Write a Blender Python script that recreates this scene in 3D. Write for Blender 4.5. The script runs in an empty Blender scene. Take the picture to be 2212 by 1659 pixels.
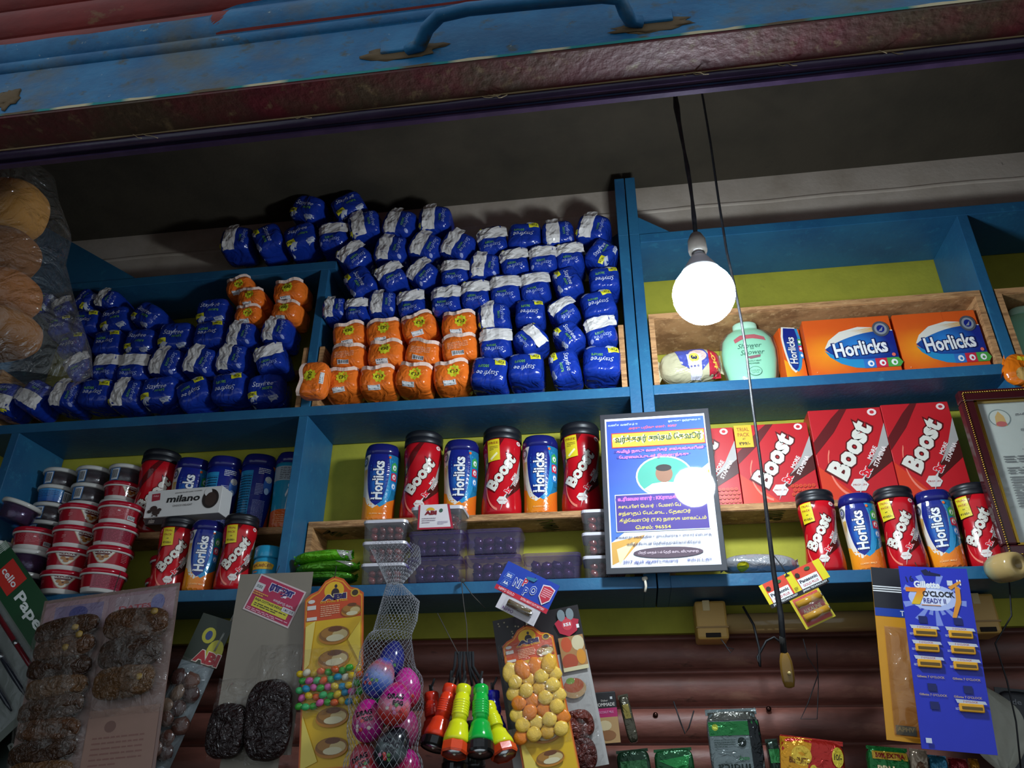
import bpy, bmesh, math, random
from math import sin, cos, pi, radians as rad, atan2, sqrt
from mathutils import Vector, Matrix, noise
from mathutils.geometry import tessellate_polygon
random.seed(7)
SC = bpy.context.scene
COL = SC.collection

# ------------------------------------------------------------------ camera
FPX, PITCH, YAW, ROLL = 1695.2, rad(28.2265), rad(8.442), rad(.387)
CAM = Vector((0, -1.8, 1.5))
_h = Vector((-sin(YAW), cos(YAW), 0))
FW = _h * cos(PITCH) + Vector((0, 0, sin(PITCH)))
_r = Vector((cos(YAW), sin(YAW), 0)); _u = _r.cross(FW)
RT = _r * cos(ROLL) + _u * sin(ROLL); UP = _u * cos(ROLL) - _r * sin(ROLL)
cd = bpy.data.cameras.new('camera'); cam = bpy.data.objects.new('camera', cd); COL.objects.link(cam)
cd.sensor_fit = 'HORIZONTAL'; cd.sensor_width = 36; cd.lens = FPX / 2212 * 36; cd.clip_start = .02
cam.matrix_world = Matrix.Translation(CAM) @ Matrix((RT, UP, -FW)).transposed().to_4x4()
SC.camera = cam

# ------------------------------------------------------------------ world, exposure
SC.view_settings.view_transform = 'Standard'; SC.view_settings.look = 'None'
SC.view_settings.gamma = 1; SC.view_settings.use_curve_mapping = False
SC.view_settings.exposure = 0.42
W = bpy.data.worlds.new('overcast'); SC.world = W; W.use_nodes = True
bg = W.node_tree.nodes['Background']; bg.inputs[0].default_value = (.78, .9, 1, 1); bg.inputs[1].default_value = .47
BULB_STRENGTH = 170.0

def at(x, y, Y):
    """world point on the plane y=Y that the photograph shows at pixel x, y"""
    d = FW + RT * ((x - 1106) / FPX) - UP * ((y - 829.5) / FPX)
    return CAM + d * ((Y - CAM.y) / d.y)

# ------------------------------------------------------------------ colours and materials
def c(h):
    h = h.lstrip('#'); o = []
    for i in (0, 2, 4):
        v = int(h[i:i+2], 16) / 255
        o.append(v / 12.92 if v <= .04045 else ((v + .055) / 1.055) ** 2.4)
    return tuple(o)
def mix(a, b, t):
    t = max(0, min(1, t)); return tuple(x + (y - x) * t for x, y in zip(a, b))
MATS = {}
def nodes(name):
    m = bpy.data.materials.new(name); m.use_nodes = True; MATS[name] = m
    nt = m.node_tree; return m, nt, nt.nodes['Principled BSDF'], (lambda t: nt.nodes.new('ShaderNode' + t)), nt.links.new
def setp(p, **k):
    for a, v in k.items():
        p.inputs[a.replace('_', ' ')].default_value = v
def colmat(name, rough, bump=0, bscale=60, var=.06, dist=.002, **k):
    """uses the print colour stored on the mesh, with procedural grain and crumple on top"""
    m, nt, p, N, L = nodes(name)
    a = N('Attribute'); a.attribute_name = 'Col'
    t = N('TexCoord'); n = N('TexNoise'); n.inputs['Scale'].default_value = 35; n.inputs['Detail'].default_value = 4
    L(t.outputs['Object'], n.inputs['Vector'])
    mr = N('MapRange'); mr.inputs[3].default_value = 1 - var; mr.inputs[4].default_value = 1 + var; L(n.outputs[0], mr.inputs[0])
    v = N('VectorMath'); v.operation = 'SCALE'; L(a.outputs['Color'], v.inputs[0]); L(mr.outputs[0], v.inputs['Scale'])
    L(v.outputs[0], p.inputs['Base Color'])
    setp(p, Roughness=rough, **k)
    if bump:
        n2 = N('TexNoise'); n2.inputs['Scale'].default_value = bscale; n2.inputs['Detail'].default_value = 2 if name == 'film' else 3; n2.inputs['Distortion'].default_value = 1.2
        L(t.outputs['Object'], n2.inputs['Vector'])
        b = N('Bump'); b.inputs['Strength'].default_value = bump; b.inputs['Distance'].default_value = dist
        L(n2.outputs[0], b.inputs['Height']); L(b.outputs[0], p.inputs['Normal'])
    return m
colmat('print', .42)
colmat('gloss', .16, .15, 25)
colmat('film', .2, .8, 24, dist=.011)
colmat('clump', .3, 1.0, 70, var=.45, dist=.012)
colmat('matte', .85, .3, 90)
colmat('metal', .28, .1, 40, Metallic=1.0)
colmat('foil', .2, .9, 45, dist=.005, Metallic=.45)
colmat('laminate', .65, .10, 9, dist=.002, Coat_Weight=1.0, Coat_Roughness=.03)
colmat('wet', .12, .5, 120)
def clear(name, tint, dens, rough, bump, bscale=30, dist=.004, tcol=(1, 1, 1)):
    m, nt, p, N, L = nodes(name)
    t = N('TexCoord'); n2 = N('TexNoise'); n2.inputs['Scale'].default_value = bscale; n2.inputs['Detail'].default_value = 4; n2.inputs['Distortion'].default_value = 1.5
    L(t.outputs['Object'], n2.inputs['Vector'])
    b = N('Bump'); b.inputs['Strength'].default_value = bump; b.inputs['Distance'].default_value = dist; L(n2.outputs[0], b.inputs['Height'])
    setp(p, Base_Color=(*tint, 1), Roughness=.5); p.inputs['Specular IOR Level'].default_value = .3; L(b.outputs[0], p.inputs['Normal'])
    tr = N('BsdfTransparent'); tr.inputs[0].default_value = (*tcol, 1); gl = N('BsdfGlossy'); gl.inputs['Roughness'].default_value = rough; L(b.outputs[0], gl.inputs['Normal'])
    m1 = N('MixShader'); m1.inputs[0].default_value = dens; L(tr.outputs[0], m1.inputs[1]); L(p.outputs[0], m1.inputs[2])
    lw = N('LayerWeight'); L(b.outputs[0], lw.inputs['Normal']); pw = N('Math'); pw.operation = 'POWER'; pw.inputs[1].default_value = 3; L(lw.outputs['Facing'], pw.inputs[0]); fr = N('MapRange'); fr.inputs[3].default_value = .035; fr.inputs[4].default_value = .45; L(pw.outputs[0], fr.inputs[0])
    m2 = N('MixShader'); L(fr.outputs[0], m2.inputs[0]); L(m1.outputs[0], m2.inputs[1]); L(gl.outputs[0], m2.inputs[2])
    L(m2.outputs[0], nt.nodes['Material Output'].inputs[0]); return m
clear('clear', (.75, .75, .85), .045, .08, .5)
clear('frosted', (.42, .36, .8), .05, .15, .2, tcol=(.72, .64, .95))
clear('amber', (.5, .3, .12), .3, .1, .8, 14, .01, tcol=(.8, .62, .4))
clear('bagfilm', (.8, .78, .72), .03, .09, 1.0, 20, .03)
m, nt, p, N, L = nodes('glow'); e = N('Emission'); e.inputs[0].default_value = (.80, .92, 1, 1); e.inputs[1].default_value = BULB_STRENGTH
L(e.outputs[0], nt.nodes['Material Output'].inputs[0])

def surface(name, base, rough, layers, bump=.25, bscale=80, stretch=(1, 1, 1), spec=.4, bdist=.003):
    """procedural wall or paint: base colour and (colour, scale, low, high) noise layers"""
    m, nt, p, N, L = nodes(name)
    t = N('TexCoord'); mp = N('Mapping'); mp.inputs['Scale'].default_value = stretch; L(t.outputs['Object'], mp.inputs[0])
    last = None
    for (colr, sc_, lo, hi) in layers:
        n = N('TexNoise'); n.inputs['Scale'].default_value = sc_; n.inputs['Detail'].default_value = 6; n.inputs['Roughness'].default_value = .65; L(mp.outputs[0], n.inputs['Vector'])
        mr = N('MapRange'); mr.inputs[1].default_value = lo; mr.inputs[2].default_value = hi; L(n.outputs[0], mr.inputs[0])
        mx = N('Mix'); mx.data_type = 'RGBA'; L(mr.outputs[0], mx.inputs[0])
        if last: L(last, mx.inputs[6])
        else: mx.inputs[6].default_value = (*base, 1)
        mx.inputs[7].default_value = (*colr, 1); last = mx.outputs[2]
    if last: L(last, p.inputs['Base Color'])
    else: p.inputs['Base Color'].default_value = (*base, 1)
    setp(p, Roughness=rough); p.inputs['Specular IOR Level'].default_value = spec
    n2 = N('TexNoise'); n2.inputs['Scale'].default_value = bscale; n2.inputs['Detail'].default_value = 5; L(mp.outputs[0], n2.inputs['Vector'])
    b = N('Bump'); b.inputs['Strength'].default_value = bump; b.inputs['Distance'].default_value = bdist; L(n2.outputs[0], b.inputs['Height']); L(b.outputs[0], p.inputs['Normal'])
    return m
surface('blue_paint', c('286488'), .42, [(c('205078'), 5, .4, .7), (c('337898'), 30, .58, .75), (c('6d97a5'), 60, .72, .8)], stretch=(1, 1, 1))
surface('plywood', c('b98a5c'), .7, [(c('8d6440'), 12, .45, .6), (c('d2a878'), 50, .55, .7)], stretch=(1, 1, 8))
surface('plywood_dark', c('6b5140'), .8, [(c('4f3b30'), 14, .45, .65)], stretch=(1, 6, 6))
surface('yellow_wall', c('b2ac38'), .75, [(c('9c9830'), 6, .4, .7), (c('6f6a2a'), 28, .7, .8)])
surface('cream_wall', c('c2b4a6'), .8, [(c('ab9c8c'), 6, .4, .65), (c('5c5148'), 40, .68, .78)])
surface('ceiling_paint', c('453d31'), .85, [(c('352f25'), 3, .4, .65), (c('2c2824'), 25, .66, .78)])
surface('rail_blue', c('185680'), .5, [(c('236a94'), 9, .4, .65), (c('5e563e'), 4, .50, .74), (c('98a29d'), 45, .66, .72), (c('46442f'), 22, .57, .70)], bump=.4, stretch=(1, 1, 1.6))
surface('rail_maroon', c('4a1019'), .6, [(c('5c121d'), 6, .4, .6), (c('40301f'), 3.2, .44, .60), (c('6a563a'), 36, .57, .72)], bump=.6)
surface('pipe_purple', c('352841'), .25, [(c('453450'), 10, .45, .7)], bump=.1)
surface('slat_maroon', c('7a2019'), .6, [(c('5b1a16'), 7, .42, .66), (c('7d6a45'), 22, .62, .76)], bump=.4, stretch=(.5, 1, 1))
surface('brown_shutter', c('8c5549'), .5, [(c('5f3930'), 6, .4, .62), (c('946a56'), 18, .58, .76), (c('3f2822'), 34, .62, .74)], bump=.35, stretch=(.35, 1, 1), spec=.5)
surface('concrete', c('4a4741'), .9, [(c('57534c'), 4, .4, .65)])
surface('cable_black', c('15161a'), .5, [(c('2a2a2c'), 40, .5, .7)])

# ------------------------------------------------------------------ mesh builder
def split(P, T, Lm):
    P = list(P); mid = {}; st = list(T); out = []
    while st:
        t = st.pop(); best = Lm * Lm; k = -1
        for i in range(3):
            a, b = P[t[i]], P[t[(i+1) % 3]]; d = (a[0]-b[0])**2 + (a[1]-b[1])**2
            if d > best: best = d; k = i
        if k < 0: out.append(t); continue
        i, j, o = t[k], t[(k+1) % 3], t[(k+2) % 3]; key = (min(i, j), max(i, j))
        if key not in mid:
            mid[key] = len(P); P.append(((P[i][0]+P[j][0])/2, (P[i][1]+P[j][1])/2))
        mm = mid[key]; st += [(i, mm, o), (mm, j, o)]
    return P, out
_tc = {}
def tam(s):
    """put the Tamil left-standing vowel signs before their letter, as they are drawn"""
    o = []
    for ch in s:
        if ch in 'ெேை' and o: o.insert(len(o)-1, ch)
        elif ch in 'ொோ' and o: o.insert(len(o)-1, 'ெ' if ch == 'ொ' else 'ே'); o.append('ா')
        else: o.append(ch)
    return ''.join(o)
def tmesh(s, bold):
    k = (s, bold)
    if k not in _tc:
        cu = bpy.data.curves.new('t', 'FONT'); cu.body = tam(s); cu.resolution_u = 2; cu.offset = bold
        ob = bpy.data.objects.new('t', cu); me = ob.to_mesh()
        P = [(v.co.x, v.co.y) for v in me.vertices]; T = [tuple(q.vertices) for q in me.polygons]
        ob.to_mesh_clear(); bpy.data.objects.remove(ob); bpy.data.curves.remove(cu)
        x0 = min(q[0] for q in P); x1 = max(q[0] for q in P); y0 = min(q[1] for q in P); y1 = max(q[1] for q in P)
        _tc[k] = ([((q[0]-(x0+x1)/2)/(x1-x0), (q[1]-(y0+y1)/2)/(y1-y0)) for q in P], T)
    return _tc[k]

class B:
    def __init__(s): s.V = []; s.C = []; s.F = []; s.M = []; s.S = []; s.mats = []
    def add(s, V, F, col=(.8, .8, .8), mat='print', smooth=False):
        o = len(s.V); s.V += [tuple(v) for v in V]
        s.C += ([col] * len(V)) if isinstance(col[0], (int, float)) else list(col)
        if mat not in s.mats: s.mats.append(mat)
        i = s.mats.index(mat)
        for f in F: s.F.append(tuple(o + k for k in f)); s.M.append(i); s.S.append(smooth)
        return s
    def box(s, x0, x1, y0, y1, z0, z1, col=(.8, .8, .8), mat='print', bev=0, M=None):
        if bev:
            bm = bmesh.new(); bmesh.ops.create_cube(bm, size=1)
            for v in bm.verts: v.co = ((x0+x1)/2 + v.co.x*(x1-x0), (y0+y1)/2 + v.co.y*(y1-y0), (z0+z1)/2 + v.co.z*(z1-z0))
            bmesh.ops.bevel(bm, geom=list(bm.edges), offset=bev, segments=2, affect='EDGES', profile=.5)
            bm.verts.ensure_lookup_table(); V = [v.co.copy() for v in bm.verts]; F = [[v.index for v in f.verts] for f in bm.faces]; bm.free()
        else:
            V = [Vector((x, y, z)) for x in (x0, x1) for y in (y0, y1) for z in (z0, z1)]
            F = [(0, 1, 3, 2), (4, 6, 7, 5), (0, 4, 5, 1), (2, 3, 7, 6), (0, 2, 6, 4), (1, 5, 7, 3)]
        if M is not None: V = [M @ v for v in V]
        return s.add(V, F, col, mat)
    def lathe(s, prof, n, col, mat='print', smooth=True, sq=2, sx=1, sy=1, M=None, cap=True):
        V = []; C = []
        for (r, z) in prof:
            for k in range(n):
                a = 2*pi*k/n; q = (abs(cos(a))**sq + abs(sin(a))**sq)**(-1/sq)
                v = Vector((r*q*sin(a)*sx, -r*q*cos(a)*sy, z)); V.append(M @ v if M is not None else v)
                C.append(col(a if a <= pi else a-2*pi, z) if callable(col) else col)
        F = [(i*n+k, i*n+(k+1) % n, (i+1)*n+(k+1) % n, (i+1)*n+k) for i in range(len(prof)-1) for k in range(n)]
        if cap: F.append(tuple(range(n))[::-1]); F.append(tuple((len(prof)-1)*n+k for k in range(n)))
        return s.add(V, F, C, mat, smooth)
    def tube(s, pts, r, col=(.05, .05, .05), mat='print', n=6, flat=1):
        pts = [Vector(q) for q in pts]; V = []; nP = len(pts); ref = None
        for i, q in enumerate(pts):
            d = (pts[min(i+1, nP-1)] - pts[max(i-1, 0)]).normalized()
            if ref is None: ref = d.orthogonal()
            ref = (ref - d * ref.dot(d)).normalized(); b = d.cross(ref)
            rr = r[i] if isinstance(r, (list, tuple)) else r
            for k in range(n):
                a = 2*pi*k/n; V.append(q + ref*(cos(a)*rr) + b*(sin(a)*rr*flat))
        F = [(i*n+k, i*n+(k+1) % n, (i+1)*n+(k+1) % n, (i+1)*n+k) for i in range(nP-1) for k in range(n)]
        F += [tuple(range(n))[::-1], tuple((nP-1)*n+k for k in range(n))]
        return s.add(V, F, col, mat, True)
    def blob(s, ctr, rx, ry, rz, col, mat='print', sub=2, jit=0, rot=None, seed=0):
        bm = bmesh.new(); bmesh.ops.create_icosphere(bm, subdivisions=sub, radius=1)
        V = []
        for v in bm.verts:
            q = v.co.copy(); q *= 1 + jit*noise.noise(q*2.1 + Vector((seed*3.7, seed, 0)))
            q = Vector((q.x*rx, q.y*ry, q.z*rz))
            if rot is not None: q = rot @ q
            V.append(q + Vector(ctr))
        F = [[v.index for v in f.verts] for f in bm.faces]; bm.free()
        return s.add(V, F, col, mat, True)
    def build(s, name, parent=None, loc=None, rot=None):
        me = bpy.data.meshes.new(name); me.from_pydata(s.V, [], s.F)
        for mt in s.mats: me.materials.append(MATS[mt])
        me.polygons.foreach_set('material_index', s.M); me.polygons.foreach_set('use_smooth', s.S)
        a = me.attributes.new('Col', 'FLOAT_COLOR', 'POINT'); buf = []
        for q in s.C: buf += [q[0], q[1], q[2], 1]
        a.data.foreach_set('color', buf); me.update()
        o = bpy.data.objects.new(name, me); COL.objects.link(o)
        if parent: o.parent = parent
        if loc: o.location = loc
        if rot: o.rotation_euler = rot
        return o

def flat(u, v, e): return (u, -e, v)
def flatY(y0): return lambda u, v, e: (u, y0-e, v)
def cylf(R, z0=0, sq=2):
    """u along the arc, v up; R(v) radius"""
    def f(u, v, e):
        r = R(v); a = u/r; q = (abs(cos(a))**sq + abs(sin(a))**sq)**(-1/sq)
        return ((r*q+e)*sin(a), -(r*q+e)*cos(a), v+z0)
    return f
class Dec:
    """flat print on a surface: u 0..1 left to right, v 0..1 top to bottom of a w x h field"""
    def __init__(s, b, f, w, h, Lm=.03, e0=.0004, de=.0002, mat='print'):
        s.b, s.f, s.w, s.h, s.L, s.e, s.de, s.mat = b, f, w, h, Lm, e0, de, mat
    def put(s, P, T, col, mat=None):
        P, T = split(P, T, s.L); s.e += s.de
        C = [col(q[0]/s.w+.5, .5-q[1]/s.h) for q in P] if callable(col) else col
        s.b.add([s.f(q[0], q[1], s.e) for q in P], T, C, mat or s.mat)
    def xy(s, u, v): return ((u-.5)*s.w, (.5-v)*s.h)
    def poly(s, pts, col, mat=None):
        P = [s.xy(*q) for q in pts]
        T = tessellate_polygon([[Vector((q[0], q[1], 0)) for q in P]])
        T2 = []
        for t in T:
            a, b, d = [P[i] for i in t]
            T2.append(tuple(t) if (b[0]-a[0])*(d[1]-a[1])-(b[1]-a[1])*(d[0]-a[0]) > 0 else (t[0], t[2], t[1]))
        s.put(P, T2, col, mat)
    def rect(s, u0, v0, u1, v1, col, mat=None): s.poly([(u0, v0), (u1, v0), (u1, v1), (u0, v1)], col, mat)
    def ell(s, u, v, ru, rv, col, n=20, mat=None, a0=0, a1=360, rot=0):
        """ru in field widths, rv in field heights"""
        pts = []
        for k in range(n):
            a = rad(a0 + (a1-a0)*k/(n if a1-a0 == 360 else n-1)); x = ru*s.w*cos(a); y = rv*s.h*sin(a); r = rad(rot)
            x, y = x*cos(r)-y*sin(r), x*sin(r)+y*cos(r); pts.append((u+x/s.w, v-y/s.h))
        s.poly(pts, col, mat)
    def text(s, t, u, v, bw, bh, col, rot=0, bold=.015, shear=0, out=None, mat=None):
        """fitted into a box of bw (field widths if rot=0) by bh; sizes are metres / field w and h of the unrotated text"""
        bw *= s.w; bh *= s.h; cx, cy = s.xy(u, v); r = rad(rot)
        for (cc, bd, g) in ([(out, bold+.05, 1.06)] if out else []) + [(col, bold, 1)]:
            P, T = tmesh(t, bd); Q = []
            for (x, y) in P:
                x, y = x*bw*g + shear*y*bh, y*bh*(1.12 if g > 1 else 1); Q.append((cx + x*cos(r)-y*sin(r), cy + x*sin(r)+y*cos(r)))
            s.put(Q, T, cc, mat)
    def textm(s, t, u, v, mw, mh, col, **k): s.text(t, u, v, mw/s.w, mh/s.h, col, **k)
    def lines(s, u0, v0, u1, v1, n, col, fill=.55, seed=1):
        R = random.Random(seed); dv = (v1-v0)/n
        for i in range(n):
            u = u0; end = u1 if i < n-1 else u0+(u1-u0)*R.uniform(.4, .8)
            P = []; T = []
            while u < end-.002:
                ln = min((u1-u0)*R.uniform(.06, .2), end-u); a, b2 = s.xy(u, v0+dv*i), s.xy(u+ln, v0+dv*(i+fill))
                k = len(P); P += [(a[0], b2[1]), (b2[0], b2[1]), (b2[0], a[1]), (a[0], a[1])]; T += [(k, k+1, k+2), (k, k+2, k+3)]
                u += ln + (u1-u0)*.025
            if P: s.put(P, T, col); s.e -= s.de
        s.e += s.de
    def barcode(s, u0, v0, u1, v1, seed=3, col=(.02, .02, .02)):
        s.rect(u0, v0, u1, v1, (.75, .75, .75)); R = random.Random(seed); u = u0+(u1-u0)*.08; P = []; T = []
        while u < u1-(u1-u0)*.1:
            w = (u1-u0)*R.choice((.03, .05, .08)); a, b2 = s.xy(u, v0+(v1-v0)*.1), s.xy(u+w, v1-(v1-v0)*.15); k = len(P)
            P += [(a[0], b2[1]), (b2[0], b2[1]), (b2[0], a[1]), (a[0], a[1])]; T += [(k, k+1, k+2), (k, k+2, k+3)]; u += w*1.9
        s.put(P, T, col)

# ------------------------------------------------------------------ things
def tag(o, label, cat, group=None):
    o['label'] = label; o['category'] = cat
    if group: o['group'] = group
    return o
def thing(name, label, cat, loc=(0, 0, 0), rot=(0, 0, 0), group=None):
    o = bpy.data.objects.new(name, None); COL.objects.link(o); o.empty_display_size = .02
    o.location = loc; o.rotation_euler = rot; return tag(o, label, cat, group)
def struct(o): o['kind'] = 'structure'; return o
def kids(o): return [q for q in bpy.data.objects if q.parent == o]
def clone(root, loc, rot, label=None, group=None, name=None):
    r = root.copy(); COL.objects.link(r); r.location = loc; r.rotation_euler = rot
    if label: r['label'] = label
    if group: r['group'] = group
    for ch in CH[root.name]:
        d = ch.copy(); COL.objects.link(d); d.parent = r
    return r
CH = {}
def reg(root, *parts): CH[root.name] = list(parts); return root
class Proto:
    """first use moves the source itself, later uses copy it with its parts"""
    def __init__(s, root): s.root = root; s.used = False
    def put(s, loc, rot, label=None, group=None, sc=(1, 1, 1)):
        if not s.used:
            s.used = True; r = s.root; r.location = loc; r.rotation_euler = rot; r.scale = sc
            if label: r['label'] = label
            if group: r['group'] = group
            return r
        r = clone(s.root, loc, rot, label, group); r.scale = sc; return r
def cardfit(tl, tr, bl, Y):
    a, b, d = at(*tl, Y), at(*tr, Y), at(*bl, Y); x = b-a
    ry = atan2(-x.z, x.x); ctr = (b+d)/2
    return ctr, (0, ry, 0), x.length, (d-a).length
def solve_jit(i, a): return (random.Random(i*77+5).random()*2-1)*a
WHITE = c('e6e6e6'); BLACK = c('101010')
# ================================================================== the room
def sbox(name, x0, x1, y0, y1, z0, z1, mat, parent=None):
    o = B().box(x0, x1, y0, y1, z0, z1, mat=mat).build(name, parent)
    return o if parent else struct(o)
ZC, YB = at(1366, 408, .105).z, .2
sbox('floor', -3.5, 3.5, -4.5, .3, -.06, 0, 'concrete')
sbox('ceiling', -1.95, 1.95, -.975, .3, ZC, ZC+.08, 'ceiling_paint')
wb = sbox('wall_back', -1.95, 1.95, YB, YB+.08, 1.87, 2.93, 'yellow_wall')
sbox('plaster_lintel', -1.95, 1.95, .105, YB+.08, 2.945, ZC, 'cream_wall', wb)
b = B(); n = 40; ZR, ZR_Y = at(1374, 459, .105).z, .113     # rounded plaster edge along the lintel
b.tube([(-1.95+3.9*i/n, ZR_Y, ZR+.002*sin(i*1.7)) for i in range(n+1)], .011, mat='cream_wall', n=8)
b.build('plaster_ridge', wb)
sbox('wall_left', -2.03, -1.95, -1.06, .3, 0, ZC, 'ceiling_paint')
sbox('wall_right', 1.95, 2.03, -1.06, .3, 0, ZC, 'ceiling_paint')

# rolled steel slats: profile t 0..1 over one pitch, returns outward bulge
def slat_prof(n=18):
    o = []
    for i in range(n+1):
        t = i/n; o.append((t, sin(pi*min(1, t/.82)) ** .6 * .018 if t < .82 else -.014*sin(pi*(t-.82)/.18)))
    return o
def slat(name, parent, x0, x1, z0, pitch, y, mat, mesh=None):
    if mesh is None:
        b = B(); V = []; pr = slat_prof()
        for (t, d) in pr:
            V += [(x0, -d, t*pitch), (x1, -d, t*pitch)]
        k = len(V)
        for (t, d) in pr: V += [(x0, .003-d, t*pitch), (x1, .003-d, t*pitch)]
        F = [(2*i, 2*i+1, 2*i+3, 2*i+2) for i in range(len(pr)-1)] + [(k+2*i+2, k+2*i+3, k+2*i+1, k+2*i) for i in range(len(pr)-1)]
        b.add(V, F, mat=mat, smooth=True); o = b.build(name, parent)
    else:
        o = bpy.data.objects.new(name, mesh); COL.objects.link(o); o.parent = parent
    o.location = (0, y, z0); return o
bs = thing('rolling_shutter', 'closed brown rolling shutter with dusty rounded slats on the back wall', 'shutter', (0, YB+.02, 0))
me = None
for i in range(7):
    o = slat('slat', bs, -1.95, 1.95, 1.792-.0785*i, .0785, 0, 'brown_shutter', me); me = o.data
B().box(-1.95, 1.95, 0, .012, 0, 1.32, mat='brown_shutter').build('lower_curtain', bs)
for k, (px, py) in enumerate([(1661, 1531), (1416, 1544)]):
    q = at(px, py, YB)
    b = B(); b.lathe([(.006, 0), (.006, .006), (.003, .008)], 10, c('4b322c'), 'metal', M=Matrix.Translation((q.x, -.012, q.z)) @ Matrix.Rotation(pi/2, 4, 'X')); b.build('rivet', bs)

# front rolling shutter, half rolled up over the shop opening
YS = -1.0
fs = thing('rolling_shutter', 'half raised red rolling shutter with a blue and maroon bottom rail', 'shutter', (0, YS, 2.495))
me = None
for i in range(9):
    o = slat('slat', fs, -1.9, 1.9, .135+.078*i, .078, .004, 'slat_maroon', me); me = o.data
b = B(); b.box(-1.9, 1.9, 0, .006, .002, .106, mat='rail_blue'); b.build('bottom_rail', fs)
b = B(); V = []; m_ = 14                            # bead above the rail
for i in range(m_+1):
    a = -pi/2 + pi*i/m_; V += [(-1.9, .006-.013*cos(a), .122+.012*sin(a)), (1.9, .006-.013*cos(a), .122+.012*sin(a))]
b.add(V, [(2*i, 2*i+1, 2*i+3, 2*i+2) for i in range(m_)], mat='rail_blue', smooth=True); b.build('rail_bead', fs)
b = B(); b.box(-1.9, 1.9, .0, .064, -.004, .002, mat='rail_maroon'); b.build('rail_flange', fs)
b = B(); V = []; nx = 120                            # blue paint that laps up over the first slats
pr = slat_prof(18); R = random.Random(3)
for i in range(nx+1):
    x = -1.9 + 3.8*i/nx
    hgt = .030 + .012*noise.noise((x*2.2, 0, 0)) + .006*noise.noise((x*9, 3, 0))
    if x > -.62: hgt = .076 + .01*noise.noise((x*3, 5, 0))
    if x > .0: hgt = .15
    for j in range(10):
        t = hgt*j/9/.078; tt = t % 1.0; d = 0
        for (p0, d0), (p1, d1) in zip(pr, pr[1:]):
            if p0 <= tt <= p1: d = d0+(d1-d0)*(tt-p0)/(p1-p0)
        V.append((x, .004-d-.0012, .135+t*.078))
b.add(V, [(i*10+j, (i+1)*10+j, (i+1)*10+j+1, i*10+j+1) for i in range(nx) for j in range(9)], mat='rail_blue', smooth=True); b.build('paint_patch', fs)
# pull handle: flat bar bowed out from the rail, on two feet
def hp(px, py, out): q = at(px, py, YS-out); return Vector((q.x, q.y-YS, q.z-2.495))
pts = [hp(885, 108, .003), hp(905, 100, .01), hp(922, 62, .03), hp(950, 34, .045), hp(1010, 20, .05), hp(1170, 4, .052), hp(1300, -8, .05), hp(1338, -2, .042), hp(1352, 28, .025), hp(1362, 45, .008), hp(1385, 48, .003)]
h = B().tube(pts, .016, mat='rail_blue', n=12, flat=.6).build('pull_handle', fs)
for (px, py) in ((872, 103), (1400, 42)):
    q = hp(px, py, 0); B().box(q.x-.036, q.x+.036, -.007, .001, q.z-.013, q.z+.013, mat='rail_blue', bev=.003).build('handle_foot', fs)
R = random.Random(11)                                # frayed fibres caught on the inner edge
for (px, k) in ((1040, 3), (1075, 3), (1480, 3), (1660, 2), (300, 2), (620, 2), (1880, 3)):
    for j in range(k):
        q = at(px+R.uniform(-25, 25), 200-.113*(px-1106)-12, YS+.064); x, y, z = q.x, .064, -.004; P = []
        for s in range(7): P.append((x, y, z)); x += R.uniform(.002, .008); z += R.uniform(-.004, .003); y += R.uniform(-.001, .002)
        B().tube(P, .0006, c('a08b68'), 'matte', n=4).build('frayed_fibre', fs)
# dusty lip where flange ends
b = B(); b.tube([(-1.9+3.8*i/60, .065, -.003+.002*noise.noise((i*.9, 0, 0))) for i in range(61)], .0022, c('8a7452'), 'matte', n=5); b.build('dusty_lip', fs)
b = B(); nn = 240; V = []; C_ = []; R = random.Random(8)   # chipped teal and cream paint along the lower edge of the rail
for i in range(nn+1):
    x = -1.9+3.8*i/nn; k = noise.noise((x*9, 2, 0)); cc = mix(c('1f7a78'), c('b9ab8a'), 1 if k > .12 else 0) if k > -.2 else c('5a4a35'); q = .0025+.0022*noise.noise((x*30, 0, 4))
    V += [(x, -.0012, .0005), (x, -.0016, .003+q)]; C_ += [cc, cc]
b.add(V, [(2*i, 2*i+2, 2*i+3, 2*i+1) for i in range(nn)], C_, 'matte'); b.build('chipped_edge', fs)
for (px, py, w_, h_) in ((872, 112, .062, .016), (1410, 56, .055, .014), (16, 215, .02, .022)):
    q = hp(px, py, 0); b = B(); b.blob((q.x, -.0005, q.z), w_, .0022, h_, c('5e4a30'), 'matte', 3, .6, None, px); b.build('rust_crust', fs)
# purple steel tube behind the rail
pt = thing('guide_tube', 'dark purple steel tube with a flat lip behind the shutter rail', 'pipe', (0, -.9, 2.5))
b = B(); b.tube([(-1.9, -.022, -.004), (1.9, -.022, -.004)], .011, mat='pipe_purple', n=20); b.build('tube', pt)
b = B(); b.box(-1.9, 1.9, -.006, -.003, -.017, .02, mat='pipe_purple'); b.box(-1.9, 1.9, -.012, -.003, -.020, -.016, mat='pipe_purple'); b.build('lip', pt)

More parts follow.
